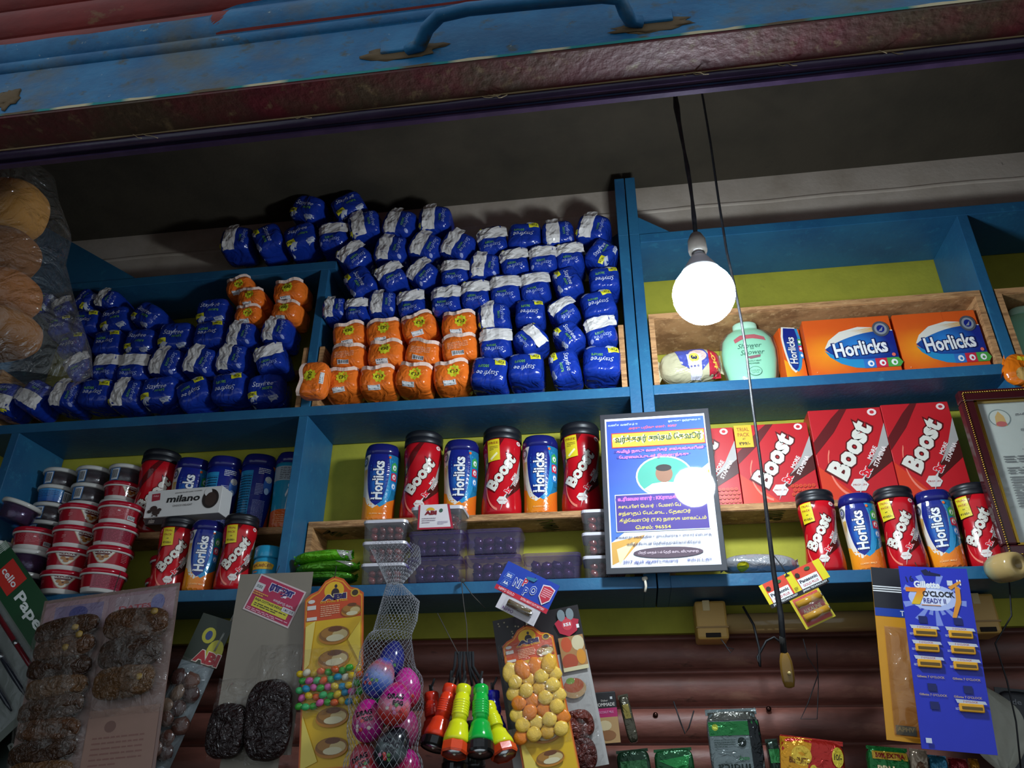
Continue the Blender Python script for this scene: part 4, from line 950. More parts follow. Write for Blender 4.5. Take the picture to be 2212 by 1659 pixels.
ctr, rot, w, h = cardfit((1285, 890), (1521, 878), (1316, 1240), -.03)
t = thing('laminated_poster', 'laminated blue and white Tamil notice with purple text panel on the twin posts', 'poster', ctr-Vector((0, 0, h/2)), (rad(-2.2), rot[1]+.0, rad(-2.0)))
B().box(-w/2, w/2, -.002, .003, 0, h, c('20222a'), 'laminate', bev=.0012).build('backing_board', t)
b = B(); d = Dec(b, lambda u, v, e: (u, -.002-e, v+h/2), w, h, .02, .0002, .00008, 'laminate')
d.rect(.045, .035, .955, .965, c('dcdce6'))
d.poly([(.058, .05), (.945, .05), (.945, .36), (.75, .46), (.5, .6), (.058, .82)], lambda u, v: mix(c('2446a0'), c('4f8ad2'), max(0, u*.5+v*.9-.35)))
d.poly([(.945, .40), (.945, .55), (.72, .55)], c('c8922e')); d.poly([(.058, .82), (.35, .78), (.16, .92), (.058, .95)], c('cf9a3e')); d.poly([(.10, .86), (.26, .82), (.12, .95)], c('e6d3a4'))
d.ell(.55, .43, .25, .13, c('d8d4d8'), 30); d.ell(.55, .43, .235, .12, c('3f9a86'), 30); d.poly([(.37, .505), (.44, .475), (.55, .465), (.66, .475), (.73, .505), (.66, .535), (.55, .55), (.44, .535)], c('d8d4d8')); d.ell(.55, .415, .075, .055, c('8a6048'), 22); d.ell(.55, .378, .07, .022, c('1c1614'), 16)
LW = c('cfe0f6'); YL = c('d9c456'); PK = c('dc6ac8'); PU = c('3a2280')
d.text('வணிக வணிகம் !!!', .21, .078, .27, .016, LW, bold=.0); d.text('ஒருங்கு ஒற்றுமை !!!', .77, .075, .29, .018, LW, bold=.0); d.text('அரசு பதிவு எண்:  80/87', .48, .108, .44, .024, c('d25a6a'), bold=.02)
d.rect(.10, .135, .94, .235, c('b02a2a')); d.rect(.107, .141, .933, .229, c('e0a52c')); d.text('வர்த்தகர் சங்கம் தேவூர்', .52, .184, .78, .062, c('2c4a1c'), bold=.045, out=c('e8dca0'))
d.text('தமிழ் நாடு வணிகர் சங்கங்களின்', .53, .262, .78, .028, c('e07ad0'), bold=.03, out=c('3a3a9a')); d.text('பேரமைப்புடன் இணைந்தது', .47, .300, .62, .028, c('e07ad0'), bold=.03, out=c('3a3a9a'))
d.rect(.105, .535, .90, .762, LW); d.rect(.112, .54, .893, .757, PU)
d.text('உரிமையாளர் : KKராமகிருஷ்ணன்', .50, .566, .74, .034, PK, bold=.04, out=c('4a2a8a')); d.text('கடையின் பெயர்  : பேமஸ் பே', .40, .612, .54, .028, YL, bold=.02); d.text('சந்தைப் பேட்டை , தேவூர்', .44, .655, .62, .03, YL, bold=.02); d.text('கீழ்வேளூர் (T.K) நாகை மாவட்டம்', .505, .697, .74, .03, YL, bold=.02); d.text('செல்: 96554', .42, .738, .30, .024, YL, bold=.02)
d.text('எங்களது சங்கத்தில் உறுப்பினராக உள்ளார் என்பதை', .50, .795, .80, .022, c('2a2450'), bold=.01); d.text('மகிழ்ச்சியுடன் தெரிவித்துக்கொள்கிறோம்.', .50, .836, .62, .024, c('2a2450'), bold=.01)
d.ell(.53, .888, .29, .031, c('4c3444'), 30); d.text('பிரதி மாதம் 1-ம் தேதி கடை விடுமுறை', .53, .888, .5, .02, c('d9c2cc'), bold=.01); d.text('2017 ஆம் ஆண்டுவரை', .38, .938, .46, .024, c('3a3f90'), bold=.01); d.text('சம்பட்டது', .78, .936, .2, .022, c('3a3f90'), bold=.01)
b.build('printed_sheet', t)

xf0 = at(2069, 843, -.03).x; zf0, zf1 = 1.966, 2.368; fw_, fh = .30, zf1-zf0
t = thing('framed_certificate', 'framed printed certificate with a gold rope edged maroon frame', 'frame', (xf0+fw_/2, -.012, zf0))
FR = c('3a1418'); m_ = .030
for (x0, x1, z0, z1) in ((-fw_/2, fw_/2, 0, m_), (-fw_/2, fw_/2, fh-m_, fh), (-fw_/2, -fw_/2+m_, m_, fh-m_), (fw_/2-m_, fw_/2, m_, fh-m_)):
    B().box(x0, x1, -.018, .008, z0, z1, FR, 'gloss', bev=.004).build('frame_moulding', t)
for (a, b2) in (((-fw_/2+.008, fh-.008), (fw_/2-.008, fh-.008)), ((-fw_/2+.008, .008), (-fw_/2+.008, fh-.008)), ((-fw_/2+.008, .008), (fw_/2-.008, .008)), ((fw_/2-.008, .008), (fw_/2-.008, fh-.008))):
    n = int(sqrt((a[0]-b2[0])**2+(a[1]-b2[1])**2)/.0052); b = B()
    for i in range(n):
        s = (i+.5)/n; x, z = a[0]+(b2[0]-a[0])*s, a[1]+(b2[1]-a[1])*s
        b.blob((x, -.0185, z), .0036, .0026, .0018, c('c9a24a'), 'metal', 1, 0, Matrix.Rotation(.7 if a[1] == b2[1] else -.7, 3, 'Y'))
    o = b.build('gold_rope', t); o['kind'] = 'stuff'
iw, ih = fw_-2*m_, fh-2*m_
for (x0, x1, z0, z1) in ((-iw/2-.002, iw/2+.002, m_-.002, m_+.003), (-iw/2-.002, iw/2+.002, fh-m_-.003, fh-m_+.002), (-iw/2-.002, -iw/2+.003, m_, fh-m_), (iw/2-.003, iw/2+.002, m_, fh-m_)):
    B().box(x0, x1, -.019, -.006, z0, z1, c('b08a34'), 'metal').build('gold_slip', t)
b = B(); b.box(-iw/2, iw/2, -.004, -.003, m_, fh-m_, c('b9beb2'), 'print'); d = Dec(b, lambda u, v, e: (u, -.004-e, v+fh/2), iw, ih, .05)
d.ell(.2, .12, .10, .065, c('6a7a72'), 24); d.ell(.2, .12, .09, .058, c('c2c6b8'), 24); d.poly([(.15, .18), (.16, .11), (.2, .07), (.24, .11), (.25, .18)], c('c9a04a')); d.ell(.2, .165, .05, .02, c('b84a3a'), 12)
DK = c('3a3c3a')
for (s, u, v, bw, bh) in (('தமிழ்நாடு உணவு', .62, .10, .55, .022), ('Tamil Nadu, Food Safety', .66, .165, .5, .016), ('இந்திய உணவு பதிவு', .6, .215, .5, .02), ('Food Safety and Standards', .62, .275, .46, .014), ('Registration Certificate', .62, .30, .46, .016), ('பதிவு எண் / Registration Number', .62, .355, .62, .016), ('Validity', .3, .77, .14, .016), ('இடம் /', .3, .86, .12, .016), ('நாள் /', .3, .885, .12, .016)):
    d.text(s, u, v, bw, bh, DK, bold=.01)
for (v0, n) in ((.40, 3), (.48, 3), (.545, 3), (.60, 7), (.69, 4)): d.lines(.12, v0, .95, v0+.018*n, n, c('60625e'), .4, int(v0*100))
b.build('certificate_paper', t)
B().box(-iw/2, iw/2, -.0085, -.007, m_, fh-m_, WHITE, 'clear').build('glass_pane', t)

# ================================================================== hanging cards
def hang(name, label, cat, tl, tr, bl, Y, col, th=.0016, mat='print', outline=None, rx=0, rz=0, group=None):
    ctr, rot, w, h = cardfit(tl, tr, bl, Y)
    t = thing(name, label, cat, ctr, (rad(rx), rot[1], rad(rz)), group)
    O = outline or [(0, 0), (1, 0), (1, 1), (0, 1)]; P = [((u-.5)*w, (.5-v)*h) for u, v in O]; n = len(P)
    b = B(); T = tessellate_polygon([[Vector((x, z, 0)) for x, z in P]])
    T2 = []
    for q in T:
        a, b2, c2 = [P[i] for i in q]; T2.append(tuple(q) if (b2[0]-a[0])*(c2[1]-a[1])-(b2[1]-a[1])*(c2[0]-a[0]) > 0 else (q[0], q[2], q[1]))
    V = [(x, 0, z) for x, z in P] + [(x, th, z) for x, z in P]
    b.add(V, T2 + [tuple(i+n for i in q[::-1]) for q in T2] + [(i, i+n, (i+1) % n+n, (i+1) % n) for i in range(n)], col, mat); b.build('card', t)
    return t, w, h
def prn(t, w, h, fn, name='print', y=0, mat='print', e0=.0003, de=.00012, Lm=.05):
    b = B(); fn(Dec(b, flatY(-y), w, h, Lm, e0, de, mat)); return b.build(name, t)
def pouch(t, w, h, u0, v0, u1, v1, dp, mat='bagfilm', name='clear_pouch', seed=0, n=14):
    """crumpled clear film standing off the card"""
    V = []; b = B()
    for i in range(n+1):
        for j in range(n+1):
            a, q = j/n, i/n; z = (sin(pi*a)*sin(pi*q))**.35*dp*(.8+.5*noise.noise((a*4+seed, q*6, seed))); V.append(((u0+(u1-u0)*a-.5)*w, -z-.002, (.5-v0-(v1-v0)*q)*h))
    b.add(V, [(i*(n+1)+j, (i+1)*(n+1)+j, (i+1)*(n+1)+j+1, i*(n+1)+j+1) for i in range(n) for j in range(n)], WHITE, mat, True); return b.build(name, t)
def hook(t, x, z, up, name='hanging_thread', r=.001, col=c('2a2622')):
    return B().tube([(x, -.001, z), (x+.001, .003, z+up*.5), (x, .01, z+up)], r, col, 'matte', n=5).build(name, t)
def lumps(t, w, h, u0, v0, u1, v1, nu, nv, dp, cols, name, rr=1.0, jit=.35, mat='wet', seed=0, flat_=.5, as_parts=False, yoff=.004):
    R = random.Random(seed); b = B(); cw, chh = (u1-u0)*w/nu, (v1-v0)*h/nv
    for i in range(nv):
        for j in range(nu):
            u = u0+(u1-u0)*(j+.5+R.uniform(-.2, .2)+(.25 if i % 2 else -.25))/nu; v = v0+(v1-v0)*(i+.5+R.uniform(-.15, .15))/nv
            cc = R.choice(cols); p = ((u-.5)*w, -yoff-dp*.5*R.uniform(.6, 1.2), (.5-v)*h); M3 = Matrix.Rotation(R.uniform(-.8, .8), 3, 'Y')
            bb = B() if as_parts else b
            bb.blob((0, 0, 0) if as_parts else p, cw*.55*rr*R.uniform(.85, 1.15), dp*flat_, chh*.55*rr*R.uniform(.85, 1.1), cc, mat, 2 if as_parts else 2, jit, M3, R.random()*20)
            if as_parts: bb.build(name, t, p)
    if not as_parts: o = b.build(name, t); o['kind'] = 'stuff'
# --- pen card
t, w, h = hang('pen_card', 'green headed pen card with a red square, hanging tilted beside the date cups', 'card', (20, 1181), (200, 1441), (-230, 1355), -.07, c('0f3a1e'))
hh = .27
prn(t, w, h, lambda d: (d.rect(0, 0, 1, hh, c('0d4020')), d.rect(0, hh, 1, 1, c('5a6058')), d.rect(-.0, 0, .06, .05, c('8a9a8a')), d.rect(.14, .03, .32, .215, c('c0281e')), d.text('cello', .23, .125, .15, .055, WHITE, bold=.02), d.text('Papersoft', .64, .155, .56, .11, c('d8dcd8'), bold=.03), [d.rect(.0+.012*k, .02, .006+.012*k, .09, c('b8c4b8')) for k in range(5)], d.rect(.1, .72, .9, .74, c('1a1a1a'))))
for k in range(4):
    z = (.5-(hh+.06+.13*k))*h; pen = B(); cc = (c('5a141c'), c('20242c'), c('20242c'), c('3a3f46'))[k]
    pen.tube([(-.38*w, -.008, z), (.26*w, -.008, z), (.36*w, -.008, z), (.42*w, -.008, z)], [.006, .006, .005, .0015], cc, 'gloss', n=10); po = pen.build('pen', t)
    B().tube([(.10*w, -.008, z), (.13*w, -.008, z)], .0064, c('a8a8a8'), 'metal', n=10).build('pen_ring', po)
pouch(t, w, h, .04, hh+.01, .96, .95, .016, 'clear', 'blister', 3)
t, w, h = hang('pen_card', 'dark pen card with clear blister hanging below the green headed one', 'card', (-90, 1520), (60, 1400), (20, 1680), -.02, c('3a4038'))
prn(t, w, h, lambda d: (d.rect(.02, .04, .98, .36, c('4a524c')), d.rect(.62, .1, .78, .24, c('8a2a34')), d.text('5/-', .7, .17, .1, .07, c('c05a60')), d.rect(0, .62, 1, .98, c('14201a')), d.text('Papersoft', .52, .8, .6, .16, c('b0b8b0'), bold=.02)))
for k in range(2): B().tube([(-.4*w, -.007, (.18-.24*k)*h), (.4*w, -.007, (.18-.24*k)*h)], .006, (c('1a2a5a'), c('9a9a96'))[k], 'gloss', n=10).build('pen', t)
pouch(t, w, h, .03, .06, .97, .6, .014, 'clear', 'blister', 5)
# --- printed sheet with two pouches of date halwa
t, w, h = hang('sweet_sheet', 'pink printed sheet holding two clear pouches of dark fruit sweets', 'sweets', (80, 1297), (386, 1262), (10, 1700), -.105, c('7e645c'), rz=-4)
prn(t, w, h, lambda d: (d.rect(.02, .02, .98, .2, c('9a7a80')), d.rect(.1, .05, .46, .16, c('7a6a8a')), d.rect(.55, .04, .9, .19, c('a08a90')), d.text('DATES', .7, .11, .24, .03, c('a0303a'), bold=.03), d.ell(.28, .1, .07, .04, c('3a3a7a'), 16), d.ell(.86, .1, .05, .05, c('6a6a9a'), 16), d.rect(.5, .66, .98, .98, c('8a6a5c')), d.ell(.66, .75, .04, .03, c('6a4a40'), 14), d.lines(.55, .8, .9, .96, 6, c('7a5248'), .3, 4)))
FR_ = [c('3e2615'), c('4c2f1a'), c('352012'), c('583c22')]
def slab(t, w, h, u0, v0, u1, v1, dp, col, seed, name='sweet_slab', k=3.2, amp=.008, mat='clump'):
    pb, _f = pillow((u1-u0)*w, dp, (v1-v0)*h, k, seed, amp, col, mat, 14); return pb.build(name, t, (((u0+u1)/2-.5)*w, -dp*.5-.003, (.5-(v0+v1)/2)*h), (0, rad(solve_jit(seed, 5)), 0))
for k in range(8): slab(t, w, h, .03+.02*(k % 2), .13+.108*k, .48, .262+.108*k, .026, FR_[k % 4], k+70)
for k in range(3): slab(t, w, h, .53, .13+.155*k, .98-.02*k, .31+.155*k, .026, FR_[(k+1) % 4], k+90)
for (u, v) in ((.34, .2), (.38, .245), (.9, .17), (.3, .31), (.86, .52)):
    B().blob(((u-.5)*w, -.028, (.5-v)*h), .009, .004, .008, c('8a6e34'), 'wet', 2, .4, None, u*9).build('nut_piece', t)
pouch(t, w, h, .0, .0, .5, 1.0, .042, seed=1, n=22); pouch(t, w, h, .5, .0, 1.0, .7, .04, seed=2, n=20); hook(t, .02*w, .5*h, .05)
# --- narrow sweet bag
t, w, h = hang('sweet_bag', 'narrow dark green sweet bag hanging edge on beside the grey card', 'sweets', (404, 1318), (466, 1336), (318, 1690), -.05, c('20281a'), rz=12)
prn(t, w, h, lambda d: (d.rect(0, .3, 1, 1, c('6a7478')), d.ell(.45, .12, .2, .05, c('a8a02a'), 16), d.ell(.45, .12, .1, .03, c('2a3a6a'), 12), d.ell(.8, .2, .24, .07, c('b0a82a'), 18), d.text('ABI', .66, .25, .75, .075, c('a01c24'), bold=.06, out=c('d8c8b8')), d.ell(.35, .9, .22, .06, c('6a3a1a'), 16)))
lumps(t, w, h, .15, .36, .85, .85, 2, 6, .016, [c('4a3028'), c('5a3e34'), c('3a2420'), c('6a5444')], 'dried_fruit', 1.2, .3, 'wet', 3); pouch(t, w, h, 0, .28, 1, 1, .03, seed=6)
for k in (0, 1): B().tube([((.28+.03*k)*w, -.002, .3*h), ((.36+.03*k)*w, .004, .56*h)], .0009, c('a8a8a0'), 'gloss', n=5).build('hanging_wire', t)
# --- grey card with dark tamarind sweets
t, w, h = hang('sweet_card', 'grey board with a pink Tamil label and two pouches of dark tamarind sweets', 'sweets', (520, 1241), (678, 1235), (452, 1632), -.06, c('83796b'))
b = B(); b.box(-.36*w, .36*w, .0018, .003, -.66*h, -.3*h, c('6f6556'), 'print'); b.build('lower_tongue', t)
M_ = Matrix.Rotation(rad(-22), 2); lw, lh = w*.70, h*.225
def fl(u, v, e): q = M_ @ Vector((u, v)); return (q.x+.03*w, -.0008-e, q.y+.335*h)
b = B(); d = Dec(b, fl, lw, lh, .05, .0003, .00012)
d.rect(0, 0, 1, 1, c('d0b8b8')); d.rect(.03, .04, .97, .96, c('b0284e')); d.rect(.0, .22, .2, .42, c('c8c0c0')); d.barcode(.03, .26, .17, .38); d.text('ராஜா', .55, .24, .5, .24, c('2a2470'), bold=.07, out=c('e8d8e0')); d.text('எலந்தை வடை', .70, .5, .44, .1, c('e0c8d0'), bold=.02)
d.rect(.12, .58, .88, .84, c('cfc23a')); d.text('RAJA COTTAGE INDUSTRIES', .5, .645, .72, .08, c('1e1a14'), bold=.03); d.lines(.16, .72, .84, .82, 2, c('4a4020'), .5); d.lines(.06, .88, .94, .96, 2, c('e0a8b8'), .5, 4); d.lines(.04, .45, .35, .56, 2, c('d89a4a'), .6); d.rect(.72, .56, .98, .68, c('cfc8c8')); d.text('5 MAY 2018', .85, .62, .2, .07, c('3a3a5a'))
b.build('paper_label', t)
DKs = [c('14080a'), c('1c0c0c'), c('0f0608')]
slab(t, w, h, -.02, .74, .46, 1.02, .034, DKs[1], 101, 'tamarind_sweets'); slab(t, w, h, .44, .62, 1.0, 1.03, .036, DKs[1], 104, 'tamarind_sweets')
pouch(t, w, h, -.04, .60, .46, 1.03, .034, seed=8); pouch(t, w, h, .44, .42, 1.03, 1.05, .038, seed=9); hook(t, 0, .5*h, .02)
# --- yellow dry fruit cards
ARCH = [(0, .03), (.10, .0), (.22, -.015), (.34, -.07), (.5, -.095), (.66, -.07), (.78, -.015), (.90, .0), (1, .03), (1, 1), (0, 1)]
def bowl(d, u, v, s=1.0):
    d.ell(u, v+.012, .26*s, .05*s, c('b8761c'), 22); d.ell(u, v, .25*s, .047*s, c('8a5a20'), 22); d.ell(u-.07*s, v-.008, .15*s, .03*s, c('a5702a'), 16); d.ell(u+.10*s, v+.006, .13*s, .03*s, c('c9b078'), 16); d.ell(u+.02*s, v+.024, .15*s, .02*s, c('d8cba4'), 16); d.ell(u+.02*s, v-.028, .12*s, .016*s, c('6a3a18'), 14)
def art_abi(d):
    d.poly([(u*.96+.02, v*.98+.012) for u, v in ARCH], c('e0941c')); d.rect(.04, .17, .96, .985, c('dcae14'))
    d.poly([(.04, .05), (.14, .02), (.25, .0), (.36, -.05), (.5, -.07), (.64, -.05), (.75, .0), (.86, .02), (.96, .05), (.96, .17), (.04, .17)], c('c8481a'))
    d.ell(.5, -.005, .17, .055, c('e0b01e'), 22); d.ell(.52, .012, .07, .03, c('2a1a2a'), 14); d.ell(.53, -.03, .025, .012, c('2a1a2a'), 10); d.text('ABI', .5, .035, .42, .035, c('2a1a5a'), bold=.06, out=c('e8d8a0')); d.text('Dry Fruits & Nuts', .5, .063, .46, .016, c('e8c02a'), bold=.01)
    d.ell(.86, .025, .08, .026, c('c89a2a'), 16); d.ell(.86, .025, .055, .018, c('3a2a14'), 14); d.ell(.12, .05, .06, .012, c('d8d0c8'), 12); d.rect(.05, .075, .2, .1, c('d8d0c8')); d.lines(.28, .085, .6, .155, 6, c('e8b890'), .4, 3); d.rect(.05, .145, .22, .165, c('d8d0c8')); bowl(d, .80, .125, .65)
    d.poly([(.04, .2), (.2, .17), (.12, .42), (.04, .45)], c('e8cf6a')); d.poly([(.75, .3), (.96, .2), (.96, .45)], c('e4c23c')); d.poly([(.04, .7), (.3, .95), (.04, .985)], c('e6cc5a'))
    for v in (.26, .40, .72, .88): bowl(d, .52, v)
t, w, h = hang('candy_card', 'yellow dry fruit card with a pouch of coloured sugar candies', 'sweets', (672, 1284), (798, 1268), (630, 1672), -.08, c('c8561a'), outline=ARCH)
prn(t, w, h, art_abi); R = random.Random(4)
CC = [c(x) for x in ('d8b41e', '3fa03a', '2a8ab0', 'd85a1e', 'd05a9a', 'd8d0b8', '46b06a', 'd8b41e', '3fa03a')]
for i in range(5):
    for j in range(9):
        B().blob((0, 0, 0), .0094, .0065, .0076, CC[(i*7+j*4+R.randint(0, 2)) % 9], 'gloss', 2).build('candy', t, (((j+.5+.4*(i % 2)-.2)/9-.52)*w*1.04, -.008-.004*(j % 2), (.5-(.475+.044*i+R.uniform(-.008, .008)))*h), (0, R.uniform(-.6, .6), 0))
pouch(t, w, h, -.04, .33, .97, .72, .024, seed=4); hook(t, 0, .585*h, .03)
t, w, h = hang('black_sweet_card', 'black and white sweet card with a winged red emblem behind the gummy card', 'sweets', (1076, 1340), (1260, 1304), (1100, 1690), -.028, c('1c1416'))
def art_bw(d):
    d.rect(.0, .30, 1, 1, c('a8a4a0')); d.rect(0, 0, .45, .7, c('20161a')); R = random.Random(2)
    for k in range(30): d.ell(R.uniform(.05, .4), R.uniform(.02, .3), .01, .006, c('a89a7a'), 6)
    for k in range(5): d.ell(.17+.05*cos(k*1.25), .27+.04*sin(k*1.25), .03, .018, c('c9b488'), 10, rot=-k*72)
    d.poly([(.70, .10), (.80, .06), (.98, .10), (.94, .17), (.84, .2), (.74, .17)], c('b02038')); d.ell(.79, .055, .045, .04, c('7a8488'), 14); d.ell(.89, .055, .045, .04, c('7a8488'), 14); d.ell(.84, .12, .06, .04, c('c8404a'), 14); d.text('ISI', .84, .12, .08, .022, WHITE, bold=.03); d.rect(.94, .13, .97, .155, WHITE)
    d.rect(.71, .20, .99, .42, c('a87a4a')); d.ell(.79, .25, .06, .05, c('c0502a'), 14); d.ell(.92, .25, .07, .05, c('cfc09a'), 14); d.ell(.80, .36, .09, .05, c('a8482a'), 14); d.ell(.93, .34, .05, .05, c('d08a2a'), 14); d.rect(.71, .395, .99, .42, c('d0c49a'))
    d.ell(.79, .53, .13, .06, c('a8865a'), 18); d.ell(.79, .51, .11, .045, c('a04a22'), 16); d.ell(.76, .48, .05, .02, c('6a8a2a'), 10)
prn(t, w, h, art_bw); slab(t, w, h, .58, .66, .93, .84, .02, c('5e261c'), 41, 'dried_sweets', 2.6); slab(t, w, h, .56, .82, .9, 1.02, .02, c('4a1c16'), 43, 'dried_sweets', 2.6); pouch(t, w, h, .55, .45, .97, 1.0, .024, seed=12); hook(t, .1*w, .5*h, .06)
t, w, h = hang('gummy_card', 'yellow dry fruit card with a pouch of orange and yellow gummies', 'sweets', (1100, 1386), (1210, 1362), (1116, 1690), -.058, c('c8561a'), outline=ARCH)
prn(t, w, h, art_abi); R = random.Random(9); GC = [c('e0aa3e'), c('e4bc54'), c('dc7c26'), c('e2b84e')]
for i in range(7):
    for j in range(4):
        B().blob((0, 0, 0), .0155, .0055, .021 if i == 0 else .0145, GC[(i*3+j*5+R.randint(0, 1)) % 4], 'wet', 3, .12).build('gummy', t, (((j+.5+.3*(i % 2)-.15)/4-.52)*w, -.010-.004*((i+j) % 2), (.5-(.24+.078*i))*h), (0, R.uniform(-.5, .5), 0))
pouch(t, w, h, -.08, .02, .97, .8, .028, seed=14); hook(t, 0, .58*h, .05)
# ================================================================== toy eggs in a net bag
def egg(label, px, py, Y, tilt, pal, txt=True, rx=.028, seed=0, rz=0):
    q = EP[seed]; t = thing('toy_egg', label, 'egg', q, (rad(-8), rad(tilt), rad(rz)), 'toy eggs in the net bag')
    H = .082; pf = []
    for i in range(17):
        a = -pi/2+pi*i/16; z = sin(a); pf.append((max(.0004, rx*cos(a)*(1-.13*z)), z*H/2))
    def col(a, z):
        s = z/(H/2)+.35*noise.noise((a*1.6+seed, z*40, seed)); k = (s+1)/2*(len(pal)-1); i = max(0, min(len(pal)-2, int(k))); return mix(pal[i], pal[i+1], k-i)
    B().lathe(pf, 28, col, 'gloss').build('shell', t)
    b = B(); f = cylf(interp(pf)); d = Dec(b, f, .05, .07, .005, .0007, .0002, 'gloss'); R = random.Random(seed)
    if txt: d.text('DRAG', .52, .40, .62, .15, c('15101a'), bold=.04, rot=8); d.text('EGG', .66, .57, .4, .13, c('15101a'), bold=.04, rot=6)
    for k in range(6): d.ell(R.uniform(.1, .9), R.uniform(.6, .85), .07, .05, R.choice([c('c83a3a'), c('4a7a3a'), c('d8c8c0'), c('c07a9a')]), 9)
    b.build('print', t); return t
MG, RD2, WH2, BL2, BK2, GN2 = c('a81c78'), c('b82a24'), c('d0b8c0'), c('2a4ca0'), c('1a1c22'), c('2a7a34')
YE = -.165
EG = {1: (824, 1464, 0), 2: (872, 1482, .03), 3: (852, 1528, -.035), 4: (795, 1562, -.02), 5: (850, 1612, -.02), 6: (788, 1645, -.01), 7: (872, 1575, .04), 8: (822, 1528, .05), 9: (846, 1432, .035), 10: (872, 1662, .02)}
EP = {k: at(px, py, YE+dy) for k, (px, py, dy) in EG.items()}; ET = {k: v.copy() for k, v in EP.items()}
for _ in range(300):                                        # eggs eased apart until they only touch
    for k in EP: EP[k] += (ET[k]-EP[k])*.01
    for k in EP:
        for j in EP:
            if j < k:
                d = EP[k]-EP[j]; m = Vector((d.x, d.y, d.z*.78)); L0 = m.length
                if L0 < .0625: u = Vector((m.x*.5, m.y*1.3, m.z*.6)); u.normalize(); e = (.0625-L0)*.4; EP[k] += u*e; EP[j] -= u*e
egg('blue foiled toy egg at the top of the net bag', 824, 1464, YE, 18, [c('23408f'), BL2, c('7a8ab8'), c('b0585a'), BL2], False, .031, 1)
egg('magenta toy egg at the upper side of the net bag', 874, 1482, YE+.025, -8, [RD2, MG, c('c03a90'), MG], False, .029, 2)
egg('pink and red toy egg with lettering in the middle of the net bag', 852, 1528, YE-.03, 8, [RD2, c('c0302a'), c('c8788a'), MG, MG, RD2], True, .032, 3, 14)
egg('magenta toy egg with lettering bulging from the net side', 795, 1566, YE-.02, -6, [MG, MG, c('c05a6a'), MG, MG], True, .031, 4)
egg('black foiled toy egg low in the net bag', 850, 1612, YE-.02, 30, [BK2, c('22262a'), c('5a6464'), BK2, BK2], True, .031, 5)
egg('red toy egg at the bottom of the net bag', 786, 1645, YE-.015, -20, [MG, RD2, c('b85a6a'), RD2], True, .031, 6)
egg('dark pink toy egg behind the lettered eggs', 884, 1570, YE+.035, 5, [c('5a1a3a'), c('8a3a5a'), MG], False, .03, 7)
egg('green toy egg glimpsed between the pink eggs', 822, 1530, YE+.045, 0, [GN2, GN2, c('3a8a44')], False, .028, 8)
egg('navy toy egg behind the blue one', 846, 1440, YE+.035, 10, [c('1a1e5a'), c('2a2e7a'), c('1a1e5a')], False, .028, 9)
egg('magenta toy egg at the bottom beside the black one', 884, 1658, YE+.02, 10, [MG, c('8a1a3a'), MG], False, .031, 10)
q0 = at(850, 1262, YE); t = thing('net_bag', 'white plastic net bag full of toy eggs hanging from the shelf', 'net', q0)
prof = []                                                  # (pixel y, left, right) outline of the net, as radius over height
for (py, xl, xr) in ((1185, 800, 905), (1215, 815, 908), (1262, 836, 868), (1300, 826, 905), (1340, 815, 900), (1380, 803, 884), (1420, 786, 888), (1470, 778, 902), (1530, 768, 902), (1600, 760, 898), (1690, 752, 905)):
    a, b2 = at(xl, py, YE), at(xr, py, YE); prof.append(((a.z), (a.x+b2.x)/2-q0.x, (b2.x-a.x)/2))
def netpt(i, j, n, m):
    s = i/n*(len(prof)-1); k = min(len(prof)-2, int(s)); fr = s-k; z, x, r = [prof[k][e]+(prof[k+1][e]-prof[k][e])*fr for e in range(3)]; a = 2*pi*j/m
    s_ = 1.0; ry = r                                       # the net stretches over every egg at this height
    for e in EP.values():
        dz = (z-e.z)/.0425
        if abs(dz) < 1: ry = max(ry, 1.3*(abs(e.y-q0.y)+.0325*sqrt(1-dz*dz)))
    for e in EP.values():
        dz = (z-e.z)/.0425
        if abs(dz) < 1:
            rr = .0325*sqrt(1-dz*dz)+.0015
            for k2 in range(10): g2 = pi*k2/5; s_ = max(s_, sqrt(((e.x-q0.x+rr*sin(g2)-x)/r)**2+((e.y-q0.y+rr*cos(g2))/ry)**2))
    return Vector((x+r*s_*sin(a), -ry*s_*cos(a), z-q0.z))
b = B(); n, m2 = 70, 34
for i in range(n):
    for j in range(m2):
        for dj in (-.5, .5):
            o = .5*(i % 2); p1, p2 = netpt(i, j+o, n, m2), netpt(i+1, j+o+dj, n, m2); b.tube([p1, p2], .0003, c('9a9ba0'), 'gloss', n=3)
o = b.build('netting', t); o['kind'] = 'stuff'
B().tube([(0, 0, .0), (.002, .03, .012), (.0, .07, .02)], .0022, c('6a6a6c'), 'matte').build('tied_neck', t)

